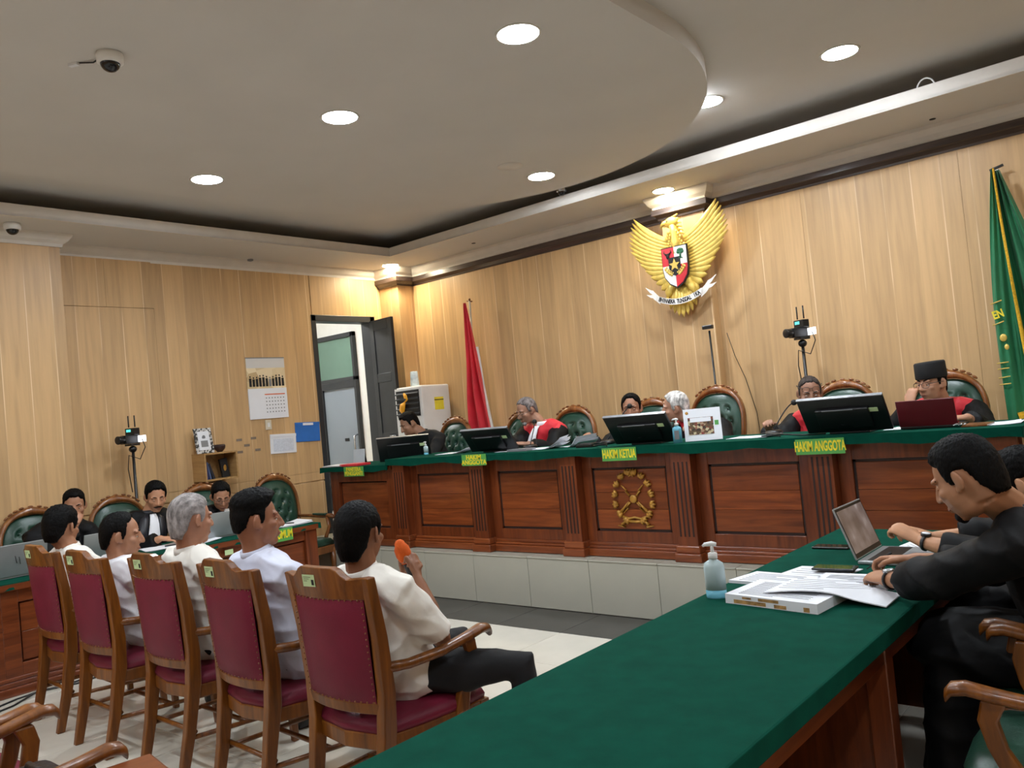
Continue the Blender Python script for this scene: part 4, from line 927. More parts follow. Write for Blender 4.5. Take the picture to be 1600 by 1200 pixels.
# the defence lawyers
GD = 'lawyers in black robes at the defence table'
L1 = person('lawyer in a black robe with a silver wristwatch bending over his papers', (-0.36, 3.16, 0.55), (-0.50, 2.95, 1.045), (-0.615, 2.835, 1.165), 172, 168, -24, 0, 'lawyer', (166, 118, 88), dict(front=0.085, top=0.016, side=0.010, amp=0.004, nape=-0.085), goatee=(24, 20, 20), hands=((-0.89, 3.20, 0.83), (-0.93, 3.005, 0.795)), poles=((0.0, 0.5, -0.8), (-0.1, -0.7, -0.75)), hdirs=((-0.8, 0.1, -0.05), (-0.55, 0.6, -0.02)), curls=(0.7, 0.6), group=GD, voxel=0.0045, sh_w=0.2, belly=1.2, eyes=0.05, size=1.0, jaw=1.08)
L2 = person('lawyer in a black robe with clasped hands behind the other lawyer', (-0.38, 3.84, 0.55), (-0.46, 3.56, 0.97), (-0.565, 3.43, 1.07), 176, 178, -20, 0, 'lawyer', (192, 142, 108), dict(top=0.02, side=0.010, amp=0.005), hands=((-0.92, 3.62, 0.835), (-0.93, 3.47, 0.845)), hdirs=((-0.7, -0.3, 0.3), (-0.75, 0.15, 0.4)), curls=(0.8, 0.95), group=GD, voxel=0.0045, size=0.98, eyes=0.1)
# ================================================================== national emblem above the bench
eg = empty('eagle_emblem', (-3.46, 6.505, 2.645), 0, 'gold carved eagle emblem with a shield and motto ribbon on the wall pier', 'emblem')
GO = W['gold']
for s in (-1, 1):
    N = 15
    for k in range(N):
        u = k/(N-1)
        a0 = Vector((s*(0.07+0.03*math.sin(PI*u)), -0.02-0.01*u, 0.215-0.36*u))           # root on the body
        # tip runs from the high wing tip round the outer edge to beside the tail
        ang = R(82)-u*R(150)
        tip = Vector((s*(0.22+0.235*math.cos(ang*0.92)+(0.10 if u < 0.15 else 0)*0), -0.02, 0.16+0.30*math.sin(ang)-0.05*u))
        if u < 0.5: tip.x = s*(0.405+0.075*math.sin(PI*u*1.2)); tip.z = 0.485-0.62*u**1.15
        else: tip.x = s*(0.475-0.60*(u-0.5)-0.1*(u-0.5)**2); tip.z = 0.205-(u-0.5)*0.93
        mid = a0*0.5+tip*0.5+Vector((s*0.035, -0.012, -0.055*(1-u)-0.01))
        pts = []
        for q in range(9):
            t = q/8; pts.append(a0*(1-t)**2+mid*2*t*(1-t)+tip*t*t + Vector((0, -0.0012*(N-k), 0)))
        w = [0.022, 0.028, 0.032, 0.034, 0.034, 0.032, 0.026, 0.016, 0.003]
        m = MB(); secs = []
        for q in range(9):
            tg = (pts[min(8, q+1)]-pts[max(0, q-1)]).normalized(); nrm = Vector((0, -1, 0)); sdv = tg.cross(nrm).normalized()
            secs.append((pts[q], sdv, nrm, w[q], 0.011))
        m.ell(secs, 8).build('wing_feather', GO, eg)
# body, neck, head turned to one side, beak, crest
m = MB(); m.sph((0, 0.0, -0.02), (0.13, 0.05, 0.19), None, 18, 12); m.tube([(0, -0.01, 0.1), (0.0, -0.02, 0.2), (-0.005, -0.03, 0.28), (-0.02, -0.035, 0.35)], [0.105, 0.085, 0.066, 0.055], 14, flat=0.55)
m.build('body', GO, eg)
m = MB(); m.sph((-0.03, -0.045, 0.375), (0.066, 0.036, 0.05), None, 14, 10)
for k in range(5): m.tube([(0.0+0.012*k, -0.04, 0.40-0.03*k), (0.055+0.008*k, -0.04, 0.395-0.037*k)], [0.018, 0.003], 6)
m.tube([(-0.02, -0.04, 0.415), (0.035, -0.04, 0.44)], [0.016, 0.003], 6)
m.tube([(-0.075, -0.045, 0.385), (-0.115, -0.045, 0.375), (-0.135, -0.045, 0.352), (-0.128, -0.045, 0.33)], [0.024, 0.019, 0.011, 0.003], 8)
m.tube([(-0.07, -0.045, 0.36), (-0.11, -0.045, 0.348)], [0.014, 0.004], 6)
hd_ = m.build('head', GO, eg)
MB().sph((-0.055, -0.078, 0.385), 0.007, None, 8, 6).build('eye', W['ink'], hd_)
for r in range(6):
    for c in range(-3, 4):
        x = c*0.026+(0.013 if r % 2 else 0)
        if abs(x) < 0.085-r*0.004: MB().sph((x-0.004*r, -0.058-0.002*r, 0.165+r*0.024), (0.014, 0.008, 0.017), None, 8, 6).build('neck_feather', GO, eg)
for k in range(-3, 4):
    m = MB(); a = R(k*11); tip = Vector((math.sin(a)*0.235, -0.035-0.004*(3-abs(k)), -0.15-math.cos(a)*0.315+abs(k)*0.012)); p0 = Vector((k*0.02, -0.03, -0.17))
    tg = (tip-p0).normalized(); sdv = tg.cross(Vector((0, -1, 0))).normalized()
    m.ell([(p0, sdv, Vector((0, -1, 0)), 0.02, 0.01), (p0*0.5+tip*0.5, sdv, Vector((0, -1, 0)), 0.027, 0.011), (p0*0.15+tip*0.85, sdv, Vector((0, -1, 0)), 0.021, 0.009), (tip, sdv, Vector((0, -1, 0)), 0.003, 0.004)], 8).build('tail_feather', GO, eg)
for s in (-1, 1):
    m = MB(); m.tube([(s*0.07, -0.03, -0.15), (s*0.11, -0.04, -0.22), (s*0.135, -0.045, -0.275)], [0.045, 0.034, 0.018], 10)
    for q in (-1, 0, 1): m.tube([(s*0.135, -0.05, -0.27), (s*0.14+q*0.022, -0.07, -0.30), (s*0.14+q*0.026, -0.06, -0.325)], [0.011, 0.009, 0.004], 6)
    m.build('talon', GO, eg)
# shield
def shield(k=1.0): return [(-0.118*k, 0.155*k), (-0.118*k, -0.03*k), (-0.105*k, -0.095*k), (-0.06*k, -0.155*k), (0, -0.19*k), (0.06*k, -0.155*k), (0.105*k, -0.095*k), (0.118*k, -0.03*k), (0.118*k, 0.155*k)]
def TM(x, y, z): return Matrix.Translation((x, y, z))
SZ = -0.01
sh_ = MB().prism(list(reversed(shield(1.06))), 0.02, TM(0, -0.105, SZ)).build('shield', W['ink'], eg)
W['red_enamel'] = plain('red_enamel', rgb(206, 30, 44), 0.35); W['white_enamel'] = plain('white_enamel', rgb(232, 230, 224), 0.35); W['green_enamel'] = plain('green_enamel', rgb(24, 92, 62), 0.4)
def quad(pts, mat): return MB().prism(list(reversed(pts)), 0.006, TM(0, -0.111, SZ)).build('shield_field', mat, sh_)
S_ = shield()
quad([(-0.118, 0.155), (-0.118, 0.0), (0, 0.0), (0, 0.155)], W['red_enamel'])
quad([(0, 0.155), (0, 0.0), (0.118, 0.0), (0.118, 0.155)], W['white_enamel'])
quad([(-0.118, 0.0), (-0.118, -0.03), (-0.105, -0.095), (-0.06, -0.155), (0, -0.19), (0, 0)], W['white_enamel'])
quad([(0, 0.0), (0, -0.19), (0.06, -0.155), (0.105, -0.095), (0.118, -0.03), (0.118, 0)], W['red_enamel'])
MB().prism(list(reversed([(x*0.47, z*0.47) for x, z in S_])), 0.006, TM(0, -0.117, SZ-0.005)).build('shield_centre', W['ink'], sh_)
def star(r, r2=0.42, n=5): return [((r if k % 2 == 0 else r*r2)*math.sin(PI*k/n), (r if k % 2 == 0 else r*r2)*math.cos(PI*k/n)) for k in range(2*n)]
MB().prism(star(0.055), 0.006, TM(0, -0.123, SZ)).build('star', GO, sh_)
m = MB(); m.tube([(0.062, -0.115, 0.045), (0.062, -0.115, 0.085)], 0.007, 6); m.b2(0.045, 0.08, -0.118, -0.112, 0.04, 0.046)
for (x, z) in ((0.045, 0.095), (0.08, 0.095), (0.062, 0.115), (0.062, 0.092), (0.05, 0.11), (0.076, 0.11)): m.sph((x, -0.115, z), (0.018, 0.006, 0.015), None, 8, 6)
m.build('tree', W['green_enamel'], sh_)
m = MB(); m.sph((-0.06, -0.115, 0.075), (0.016, 0.007, 0.026), None, 10, 8); m.sph((-0.06, -0.115, 0.09), (0.026, 0.006, 0.011), None, 10, 8)
for s in (-1, 1): m.tube([(-0.06+s*0.018, -0.115, 0.098), (-0.06+s*0.034, -0.115, 0.106), (-0.06+s*0.03, -0.115, 0.128)], [0.006, 0.005, 0.002], 6)
m.build('bull_head', W['ink'], sh_)
for (cx_, sg) in ((-0.062, 1), (0.062, -1)):
    m = MB()
    for q in range(5):
        t = q/4; a = Vector((cx_-sg*0.03+sg*0.055*t, -0.115, -0.035-0.085*t+0.03*t*t)); m.sph(a, (0.011, 0.005, 0.014), None, 8, 6); m.sph(a+Vector((sg*0.015, 0, 0.014)), (0.008, 0.004, 0.010), None, 8, 6)
    m.build('sheaf' if sg > 0 else 'chain', GO, sh_)
# ribbon with the motto
rb_ = MB(); rings = []
def rib(t): return Vector((0.215*t, -0.085-0.012*(1-t*t), -0.325+0.055*t*t))
for q in range(17):
    t = -1+q/8; p = rib(t); rings.append([p+Vector((0, 0, 0.026)), p+Vector((0, -0.006, 0.026)), p+Vector((0, -0.006, -0.026)), p+Vector((0, 0, -0.026))])
rb_.loft(rings, 0, False); rbo = rb_.build('ribbon', W['white_enamel'], eg)
for s in (-1, 1):
    m = MB(); m.loft([[Vector((s*x, y, z+h)), Vector((s*x, y-0.006, z+h)), Vector((s*x, y-0.006, z-h)), Vector((s*x, y, z-h))] for x, y, z, h in ((0.20, -0.075, -0.29, 0.032), (0.24, -0.06, -0.255, 0.034), (0.27, -0.06, -0.225, 0.036))], 0, False)
    m.loft([[Vector((s*x, y, z+h)), Vector((s*x, y-0.006, z+h)), Vector((s*x, y-0.006, z-h)), Vector((s*x, y, z-h))] for x, y, z, h in ((0.265, -0.06, -0.21, 0.02), (0.30, -0.055, -0.19, 0.014), (0.345, -0.05, -0.15, 0.002))], 0, False)
    m.loft([[Vector((s*x, y, z+h)), Vector((s*x, y-0.006, z+h)), Vector((s*x, y-0.006, z-h)), Vector((s*x, y, z-h))] for x, y, z, h in ((0.265, -0.06, -0.24, 0.018), (0.30, -0.055, -0.235, 0.012), (0.34, -0.05, -0.215, 0.002))], 0, False)
    m.build('ribbon_end', W['white_enamel'], eg)
MOT = 'BHINNEKA TUNGGAL IKA'
for i, ch in enumerate(MOT):
    if ch == ' ': continue
    t = (-1+2*(i+0.5)/len(MOT))*0.93; p = rib(t); sl = 0.11*t/0.215
    text_obj(ch, 0.05, W['ink'], rbo, (p.x, p.y-0.008, p.z), (PI/2, -math.atan(sl*1.0), 0), 0.72)

# ------------------------------------------------------------------ carved crest on the front of the bench (part of the bench)
ce_ = bpy.data.objects.new('carved_crest', None); COL.objects.link(ce_); ce_.parent = bn; ce_.location = (-3.235+3.25, 5.03-5.2, 0.80-ZP); ce_.empty_display_size = 0.05
CG = W['carve_gold']
m = MB().prism(star(0.035), 0.012, TM(0, -0.014, 0.185)); m.build('star', CG, ce_)
MB().sph((0, -0.008, 0.0), (0.03, 0.012, 0.03), None, 16, 8).build('sun_disc', CG, ce_)
for s in (-1, 1):
    for k in range(7):
        a = R(78-k*24); x, z = s*0.135*math.cos(a)*(1.0 if k < 4 else 1.05), 0.012+0.165*math.sin(a)
        m = MB()
        for da in (-35, 0, 35):
            q = a+R(da)+R(20); m.tube([(x, -0.008, z), (x+s*0.024*math.cos(q), -0.018, z+0.024*math.sin(q)), (x+s*0.046*math.cos(q), -0.012, z+0.046*math.sin(q))], [0.010, 0.017, 0.003], 6)
        m.build('leaf', CG, ce_)
    for d, q in ((1, 'arrow'), (-1, 'arrow')):
        m = MB(); m.tube([(s*0.03, -0.01, d*0.025), (s*0.06, -0.01, d*0.06), (s*0.05, -0.01, d*0.062), (s*0.09, -0.01, d*0.10)], [0.008, 0.008, 0.007, 0.004], 6, up=(0, 1, 0))
        if d < 0: m.tube([(s*0.04, -0.01, -0.02), (s*0.115, -0.01, -0.095)], [0.006, 0.012], 6, up=(0, 1, 0))
        m.build(q, CG, ce_)
    MB().tube([(s*0.07, -0.008, -0.155), (s*0.11, -0.012, -0.18), (s*0.09, -0.012, -0.195), (s*0.15, -0.008, -0.19)], [0.012, 0.014, 0.012, 0.003], 6, up=(0, 1, 0)).build('ribbon_end', CG, ce_)
MB().tube([(-0.10, -0.01, -0.125), (-0.05, -0.01, -0.14), (0.0, -0.01, -0.13), (0.05, -0.01, -0.14), (0.10, -0.01, -0.125)], 0.009, 6, up=(0, 1, 0)).build('ribbon', CG, ce_)
MB().tube([(-0.09, -0.008, -0.155), (0, -0.01, -0.162), (0.09, -0.008, -0.155)], 0.011, 6, up=(0, 1, 0)).build('ribbon', CG, ce_)

# ------------------------------------------------------------------ flags
def drape(name, mat, top, zlo, xl, xr, folds, parent, depth=0.035, n=40, whites=None, y0=0.0, ztop=None):
    """hanging cloth gathered at the top: left and right edge as functions of k (0 top, 1 bottom)"""
    m = MB(); rings = []; K = 26
    for i in range(K+1):
        k = i/K; z = top[2]+(zlo-top[2])*k; a, b = xl(k), xr(k); fr_ = []; bk = []
        for j in range(n+1):
            u = j/n; x = a+(b-a)*u; dpt = depth*min(1, 0.2+k*1.2)*math.sin(u*PI*2*folds+0.6*math.sin(3*k))+0.008*math.sin(17*u+9*k)
            fr_.append(Vector((x, y0-dpt, z+0.02*math.sin(u*7)*k*(1 if i == K else 0.3)))); bk.append(Vector((x, y0-dpt+0.012, z)))
        rings.append(fr_+bk[::-1])
    m.loft(rings, 0, True)
    return m.build(name, mat, parent)
f1 = empty('national_flag', (-6.12, 6.50, ZP), 0, 'red and white flag hanging from a pole beside the white air conditioner', 'flag')
W['pole'] = plain('cream_flagpole', rgb(206, 196, 176), 0.35)
MB().tube([(-0.02, 0.05, 0), (0.04, 0.08, 2.36)], 0.012, 10).build('flagpole', W['pole'], f1)
MB().lathe([(0.13, 0), (0.13, 0.02), (0.05, 0.05), (0.018, 0.09)], (-0.02, 0.05, 0), 20).build('flag_base', W['carved'], f1)
MB().tube([(0.0, 0.08, 2.365), (0.075, 0.08, 2.35)], 0.008, 6).sph((0.04, 0.08, 2.375), 0.014, None, 8, 6).build('finial', W['carved'], f1)
drape('red_field', W['red_cloth'], (0, 0, 2.335), 0.80, lambda k: 0.030-0.085*k, lambda k: 0.045+0.245*k**0.9, 2.2, f1, 0.045)
drape('white_field', W['white'], (0, 0, 1.85), 0.62, lambda k: -0.03-0.06*k, lambda k: 0.118+0.125*k, 1.6, f1, 0.03, y0=0.045)
f2 = empty('court_flag', (-0.95, 6.48, ZP), 0, 'dark green flag with gold fringe and gold embroidery on a white pole', 'flag')
MB().tube([(0.16, 0.03, 0), (-0.07, 0.12, 2.47)], 0.013, 10).build('flagpole', W['white'], f2)
MB().lathe([(0.14, 0), (0.14, 0.02), (0.05, 0.05), (0.018, 0.09)], (0.16, 0.03, 0), 20).build('flag_base', W['carved'], f2)
MB().tube([(-0.115, 0.12, 2.475), (-0.03, 0.12, 2.495)], 0.010, 6).build('finial', W['door'], f2)
drape('flag_field', W['green_flag'], (0, 0, 2.45), 0.72, lambda k: -0.075-0.005*k, lambda k: -0.045+0.50*k, 2.6, f2, 0.05, y0=0.03)
nf = drape('flag_fold', W['green_flag'], (0, 0, 2.45), 0.66, lambda k: -0.085-0.10*math.sin(min(1, k*1.5)*PI/2)+0.04*k, lambda k: -0.068+0.045*k+0.05*k*k, 0.8, f2, 0.03, y0=-0.04)
drape('gold_fringe', W['fringe'], (0, 0, 2.45), 0.76, lambda k: -0.072+0.045*k+0.05*k*k, lambda k: -0.062+0.06*k+0.05*k*k, 0.5, f2, 0.02, 6, y0=-0.055)
m = MB(); m.box((-0.0, -0.07, 0.78), (0.16, 0.02, 0.05), Matrix.Rotation(R(-12), 3, 'Y')); m.build('gold_hem', W['fringe'], f2)
em = MB()
for (z, sl) in ((1.535, 0.25), (1.39, 0.3), (1.13, 0.05), (1.09, 0.05), (1.03, 0.1), (0.985, 0.05)):
    em.tube([(-0.17, -0.072, z), (-0.10, -0.085, z+0.07*sl)], 0.004, 5)
em.sph((-0.115, -0.08, 1.30), (0.022, 0.006, 0.026), None, 10, 8); em.sph((-0.10, -0.085, 1.235), (0.014, 0.006, 0.02), None, 10, 8)
tag(em.build('gold_embroidery', W['gold'], nf), kind='stuff')
text_obj('EN', 0.075, W['sign_text'], nf, (-0.13, -0.082, 1.46), (PI/2, R(-14), 0), 0.7)
# ================================================================== things on the judges bench
ZB = 1.182       # top of the bench cloth
W['bezel'] = plain('monitor_edge', rgb(120, 122, 126), 0.3)
W['lcd'] = glow('monitor_screen', (0.55, 0.62, 0.7), 0.5)
def monitor(x, y, z, rz, w, h, tilt, label):
    """screen faces local +y, back towards -y; leans so that its top edge is nearer -y"""
    t = empty('monitor', (x, y, z), rz, label, 'monitor', 'black monitors on the bench')
    Rm = Matrix.Rotation(tilt, 3, 'X'); c = Vector((0, -0.06, 0.016))
    def T(v): return c+Rm @ Vector(v)
    m = MB(); m.box(T((0, 0, h/2)), (w, 0.022, h), Rm); m.box(T((0, -0.018, h*0.45)), (w*0.62, 0.026, h*0.55), Rm); m.build('housing', W['black'], t, bevel=0.005)
    MB().box(T((0, 0.0125, h/2+0.004)), (w*0.96, 0.002, h*0.9), Rm).build('screen', W['lcd'], t)
    MB().box(T((0, 0.0, h+0.002)), (w, 0.022, 0.005), Rm).build('top_edge', W['bezel'], t)
    MB().box(T((-0.02, -0.032, h*0.72)), (w*0.36, 0.004, 0.006), Rm).build('vent_strip', W['bezel'], t)
    o = MB().box(T((w*0.33, -0.0125, h*0.62)), (0.075, 0.002, 0.028), Rm).build('inventory_sticker', W['sticker'], t)
    MB().tube([T((0, -0.03, h*0.3)), (0, -0.02, 0.06), (0, 0.0, 0.01)], [0.03, 0.028, 0.034], 10, flat=0.5).build('stand_neck', W['black'], t)
    MB().box((0.01, -0.045, 0.04), (0.07, 0.004, 0.018), Rm).build('stand_badge', W['bezel'], t)
    MB().box((0, 0.02, 0.006), (0.24, 0.19, 0.012)).build('stand_base', W['black'], t, bevel=0.004)
    return t
monitor(-4.62, 5.20, ZB, R(6), 0.48, 0.235, R(38), 'black monitor in front of the bearded judge')
monitor(-3.12, 5.15, ZB, R(2), 0.50, 0.255, R(38), 'black monitor above the presiding judge sign')
monitor(-1.70, 5.15, ZB, R(0), 0.50, 0.255, R(36), 'black monitor in front of the judge with glasses on his forehead')
monitor(-5.92, 5.33, 1.131, R(36), 0.50, 0.235, R(20), 'black monitor on the low clerk desk')
def laptop(name, x, y, z, rz, w, d, h, open_, lid_mat, base_mat, label, scr=None):
    """keyboard towards local +y, lid hinged at y=0"""
    t = empty(name, (x, y, z), rz, label, 'laptop')
    MB().box((0, d/2, 0.009), (w, d, 0.014)).build('base', base_mat, t, bevel=0.004)
    kb = MB().box((0, d*0.36, 0.0165), (w*0.88, d*0.42, 0.002)).build('keyboard', W['black'], t)
    m = MB().box((0, d*0.78, 0.0165), (w*0.34, d*0.3, 0.0015)).build('touchpad', W['bezel'], t)
    Rm = Matrix.Rotation(open_, 3, 'X')
    MB().box(Vector((0, -0.004, 0.016))+Rm @ Vector((0, 0, h/2)), (w, 0.008, h), Rm).build('lid', lid_mat, t, bevel=0.0035)
    MB().box(Vector((0, -0.004, 0.016))+Rm @ Vector((0, 0.0045, h/2)), (w*0.965, 0.001, h*0.95), Rm).build('bezel', W['black'], t)
    MB().box(Vector((0, -0.004, 0.016))+Rm @ Vector((0, 0.0052, h/2+0.004)), (w*0.92, 0.001, h*0.82), Rm).build('screen', scr or W['lcd'], t)
    return t
W['wine'] = plain('wine_red_lid', rgb(92, 14, 24), 0.4, 0.2, var=0.04)
laptop('laptop', -1.27, 5.12, ZB, R(-2), 0.31, 0.21, 0.158, R(16), W['wine'], W['black'], 'wine red laptop standing open in front of the judge in the cap')
def scr_photo():
    m, N, L, b = nt('laptop_picture'); tc = N.new('ShaderNodeTexCoord'); nz = N.new('ShaderNodeTexNoise'); nz.inputs['Scale'].default_value = 9
    L.new(tc.outputs['Object'], nz.inputs['Vector']); r = ramp(N, [(0.35, rgb(96, 80, 74)), (0.6, rgb(138, 122, 116)), (0.75, rgb(190, 180, 176))]); L.new(nz.outputs[0], r.inputs[0])
    L.new(r.outputs[0], b.inputs['Emission Color']); b.inputs['Emission Strength'].default_value = 0.42; b.inputs['Base Color'].default_value = (0.02, 0.02, 0.02, 1); b.inputs['Roughness'].default_value = 0.15
    return m
laptop('laptop', -1.20, 3.68, 0.735, R(-90), 0.34, 0.23, 0.225, R(20), W['silver'], W['silver'], 'silver laptop open on the defence table with a dim picture on screen', scr_photo())
lp = laptop('laptop', -6.19, 2.02, 0.711, R(90), 0.36, 0.24, 0.22, R(14), W['silver'], W['silver'], 'large silver laptop with a dark round logo at the end of the prosecution table')
for k, (a, b) in enumerate((((-0.02, 0.12), (-0.01, 0.09)), ((0.004, 0.11), (0.012, 0.08)))):
    MB().tube([(a[0], -0.012-0.25*a[1], a[1]+0.03), (b[0], -0.012-0.25*b[1], b[1]+0.01)], 0.002, 5).build('logo_stroke', W['ink'], lp)
laptop('laptop', -6.2, 2.60, 0.711, R(90), 0.32, 0.22, 0.20, R(16), W['silver'], W['silver'], 'silver laptop in front of the prosecutor resting his chin')
laptop('laptop', -6.2, 3.56, 0.711, R(84), 0.32, 0.22, 0.20, R(14), W['silver'], W['silver'], 'silver laptop between the prosecutors with moustache and glasses')
# sanitiser bottles
W['bottle'] = plain('clear_plastic_bottle', rgb(186, 206, 210), 0.18, var=0.02); W['gel'] = plain('blue_gel', rgb(112, 184, 208), 0.15)
def pump(x, y, z, s, label, gel=0.25, label_card=False):
    t = empty('sanitizer_bottle', (x, y, z), R(20), label, 'bottle')
    MB().lathe([(0.034, 0.0), (0.036, 0.006), (0.036, 0.03*1.0)], (0, 0, 0), 24, 0, 1.0, 0.62).build('gel_level', W['gel'], t) if gel else None
    MB().lathe([(0.0365, 0.03 if gel else 0.0), (0.0365, 0.11), (0.033, 0.123), (0.02, 0.132), (0.0145, 0.136), (0.0145, 0.142)], (0, 0, 0), 24, 0, 1.0, 0.62).build('bottle', W['bottle'] if gel else W['gel'], t)
    MB().lathe([(0.0165, 0.14), (0.0165, 0.158), (0.010, 0.161)], (0, 0, 0), 18).build('pump_collar', W['white'], t)
    MB().tube([(0, 0, 0.158), (0, 0, 0.186)], 0.006, 8).build('pump_stem', W['white'], t)
    MB().tube([(0.016, 0, 0.188), (0, 0, 0.191), (-0.024, 0, 0.189), (-0.033, 0, 0.183)], [0.007, 0.009, 0.007, 0.004], 8).build('pump_nozzle', W['white'], t)
    if label_card: MB().b2(-0.018, 0.018, -0.0262, -0.024, 0.03, 0.10).build('bottle_label', W['bezel'], t)
    t.scale = (s, s, s); return t
pump(-1.495, 2.825, 0.735, 1.06, 'clear sanitizer pump bottle on the foreground defence table')
pump(-2.835, 5.03, ZB, 0.86, 'pale blue sanitizer bottle between monitor and desk calendar', 0, True)
pump(-5.60, 5.28, ZB, 0.62, 'small clear sanitizer bottle in front of the clerk')
# desk calendar
dc = empty('desk_calendar', (-2.69, 5.13, ZB), R(28), 'white desk calendar with a group photo beside the blue sanitizer bottle', 'calendar')
Rm = Matrix.Rotation(R(-14), 3, 'X')
MB().box(Rm @ Vector((0, 0, 0.115)), (0.25, 0.004, 0.225), Rm).build('card', W['paper'], dc)
MB().box(Rm.inverted() @ Vector((0, 0.0, 0.115))+Vector((0, 0.112, 0)), (0.25, 0.004, 0.225), Rm.inverted()).build('back_card', W['paper'], dc)
def picture(name, cols, scale=26.0):
    m, N, L, b = nt(name); tc = N.new('ShaderNodeTexCoord'); vz = N.new('ShaderNodeTexVoronoi'); vz.inputs['Scale'].default_value = scale
    L.new(tc.outputs['Object'], vz.inputs['Vector']); r = ramp(N, cols); L.new(vz.outputs['Color'], r.inputs[0]); L.new(r.outputs[0], b.inputs['Base Color']); b.inputs['Roughness'].default_value = 0.4
    return m
W['crowd'] = picture('group_photo', [(0.2, rgb(52, 36, 26)), (0.45, rgb(96, 74, 46)), (0.62, rgb(128, 40, 34)), (0.8, rgb(190, 176, 140))], 60)
MB().box(Rm @ Vector((-0.012, -0.003, 0.105)), (0.17, 0.002, 0.12), Rm).build('photo_print', W['crowd'], dc)
MB().box(Rm @ Vector((-0.012, -0.0042, 0.148)), (0.14, 0.002, 0.03), Rm).build('photo_banner', W['paper'], dc)
MB().box(Rm @ Vector((0.095, -0.003, 0.12)), (0.026, 0.002, 0.032), Rm).build('small_print', W['sign'], dc)
MB().sph(Rm @ Vector((-0.10, -0.003, 0.20)), (0.011, 0.002, 0.011), Rm, 10, 6).build('printed_seal', W['carve_gold'], dc)
# gooseneck microphones
def gooseneck(x, y, z, tip, label):
    t = empty('gooseneck_microphone', (x, y, z), 0, label, 'microphone', 'gooseneck microphones on the bench')
    MB().lathe([(0.055, 0), (0.055, 0.02), (0.045, 0.032), (0.012, 0.036)], (0, 0, 0), 18, 0, 1, 1.3).build('base', W['black'], t)
    tip = Vector(tip)-Vector((x, y, z)); mid = tip*0.5+Vector((0, 0.05, 0.09))
    pts = [Vector((0, 0, 0.03))*(1-q)**2+mid*2*q*(1-q)+tip*q*q for q in [k/10 for k in range(11)]]
    MB().tube(pts, 0.0045, 8).build('gooseneck', W['black'], t)
    MB().sph(tip, (0.02, 0.024, 0.02), None, 14, 10).build('foam_head', W['ink'], t)
gooseneck(-4.40, 5.34, ZB, (-4.50, 5.55, 1.40), 'thin gooseneck microphone in front of the bearded judge')
gooseneck(-3.62, 5.34, ZB, (-3.48, 5.48, 1.46), 'thin gooseneck microphone in front of the presiding judge')
gooseneck(-2.28, 5.34, ZB, (-2.18, 5.48, 1.385), 'thin gooseneck microphone at the mouth of the judge with raised glasses')
# papers and clutter on the bench
def sheets(name, x, y, z, rz, w, d, n, label, group=None, curl=0.0, seed=1, mat='paper', cat='paper'):
    rnd = random.Random(seed); t = empty(name, (x, y, z), rz, label, cat, group)
    for k in range(n):
        m = MB(); N = 8; a = rnd.uniform(-0.12, 0.12); dx, dy = rnd.uniform(-0.012, 0.012), rnd.uniform(-0.012, 0.012); rings = []
        for i in range(N+1):
            u = -0.5+i/N; lift = curl*max(0, u)**2*(1+0.3*k)+0.0012*k
            rings.append([Vector((u*w, -d/2, lift)), Vector((u*w, -d/2, lift+0.001)), Vector((u*w, d/2, lift*1.15+0.001)), Vector((u*w, d/2, lift*1.15))])
        o = m.loft(rings, 0, False).build('sheet', W[mat], t); o.location = (dx, dy, 0.0005); o.rotation_euler = (0, 0, a)
    return t
sheets('paper_sheets', -4.12, 5.22, ZB, R(12), 0.3, 0.21, 5, 'crumpled white papers beside the empty green chair', None, 0.14, 3)
sheets('paper_sheets', -3.88, 5.30, ZB, R(-20), 0.26, 0.2, 4, 'curled white papers in front of the presiding judge', None, 0.16, 5)
sheets('paper_sheets', -5.20, 5.28, ZB, R(8), 0.34, 0.21, 3, 'flat white papers between the clerk and the bearded judge', None, 0.1, 6)
sheets('paper_sheets', -4.42, 5.16, ZB, R(4), 0.26, 0.2, 2, 'flat white papers under the hands of the bearded judge', None, 0.02, 7)
sheets('paper_sheets', -2.36, 5.22, ZB, R(-6), 0.3, 0.2, 3, 'flat white papers left of the widest monitor stand', None, 0.02, 8)
sheets('paper_sheets', -0.93, 5.24, ZB, R(4), 0.22, 0.26, 2, 'flat white papers at the flag end of the bench', None, 0.02, 9)
sheets('paper_sheets', -1.43, 5.30, ZB, R(-4), 0.2, 0.26, 2, 'white papers beside the wine red laptop', None, 0.02, 10)
tag(MB().box((-1.03, 5.16, ZB+0.006), (0.13, 0.2, 0.012)).build('notebook', W['carved'], None, bevel=0.003), 'thin brown notebook beside the wine red laptop', 'notebook')
m = MB(); c = Vector((-1.10, 5.06, ZB+0.008))
for k in range(5): m.tube([c+Vector((0.012*k-0.03, 0.01*math.sin(k*2), 0.004)), c+Vector((0.012*k-0.018, 0.02*math.cos(k*3), 0.012))], 0.006, 6)
tag(m.build('keys', W['steel'], None), 'small bunch of metal keys beside the wine red laptop', 'keys')
m = MB(); m.tube([(-3.50+0.055*math.cos(k*0.5), 5.06+0.04*math.sin(k*0.5), ZB+0.006+0.0012*k) for k in range(26)], 0.0045, 6)
tag(m.build('coiled_cable', W['black'], None), 'black coiled cable left of the presiding judge monitor', 'cable')
m = MB(); m.tube([(-2.18+0.06*math.cos(k*0.5), 5.05+0.035*math.sin(k*0.5), ZB+0.006+0.0012*k) for k in range(22)]+[(-1.98, 5.06, ZB+0.006), (-1.85, 5.1, ZB+0.006)], 0.0045, 6)
tag(m.build('coiled_cable', W['black'], None), 'black coiled cable beside the widest monitor', 'cable')
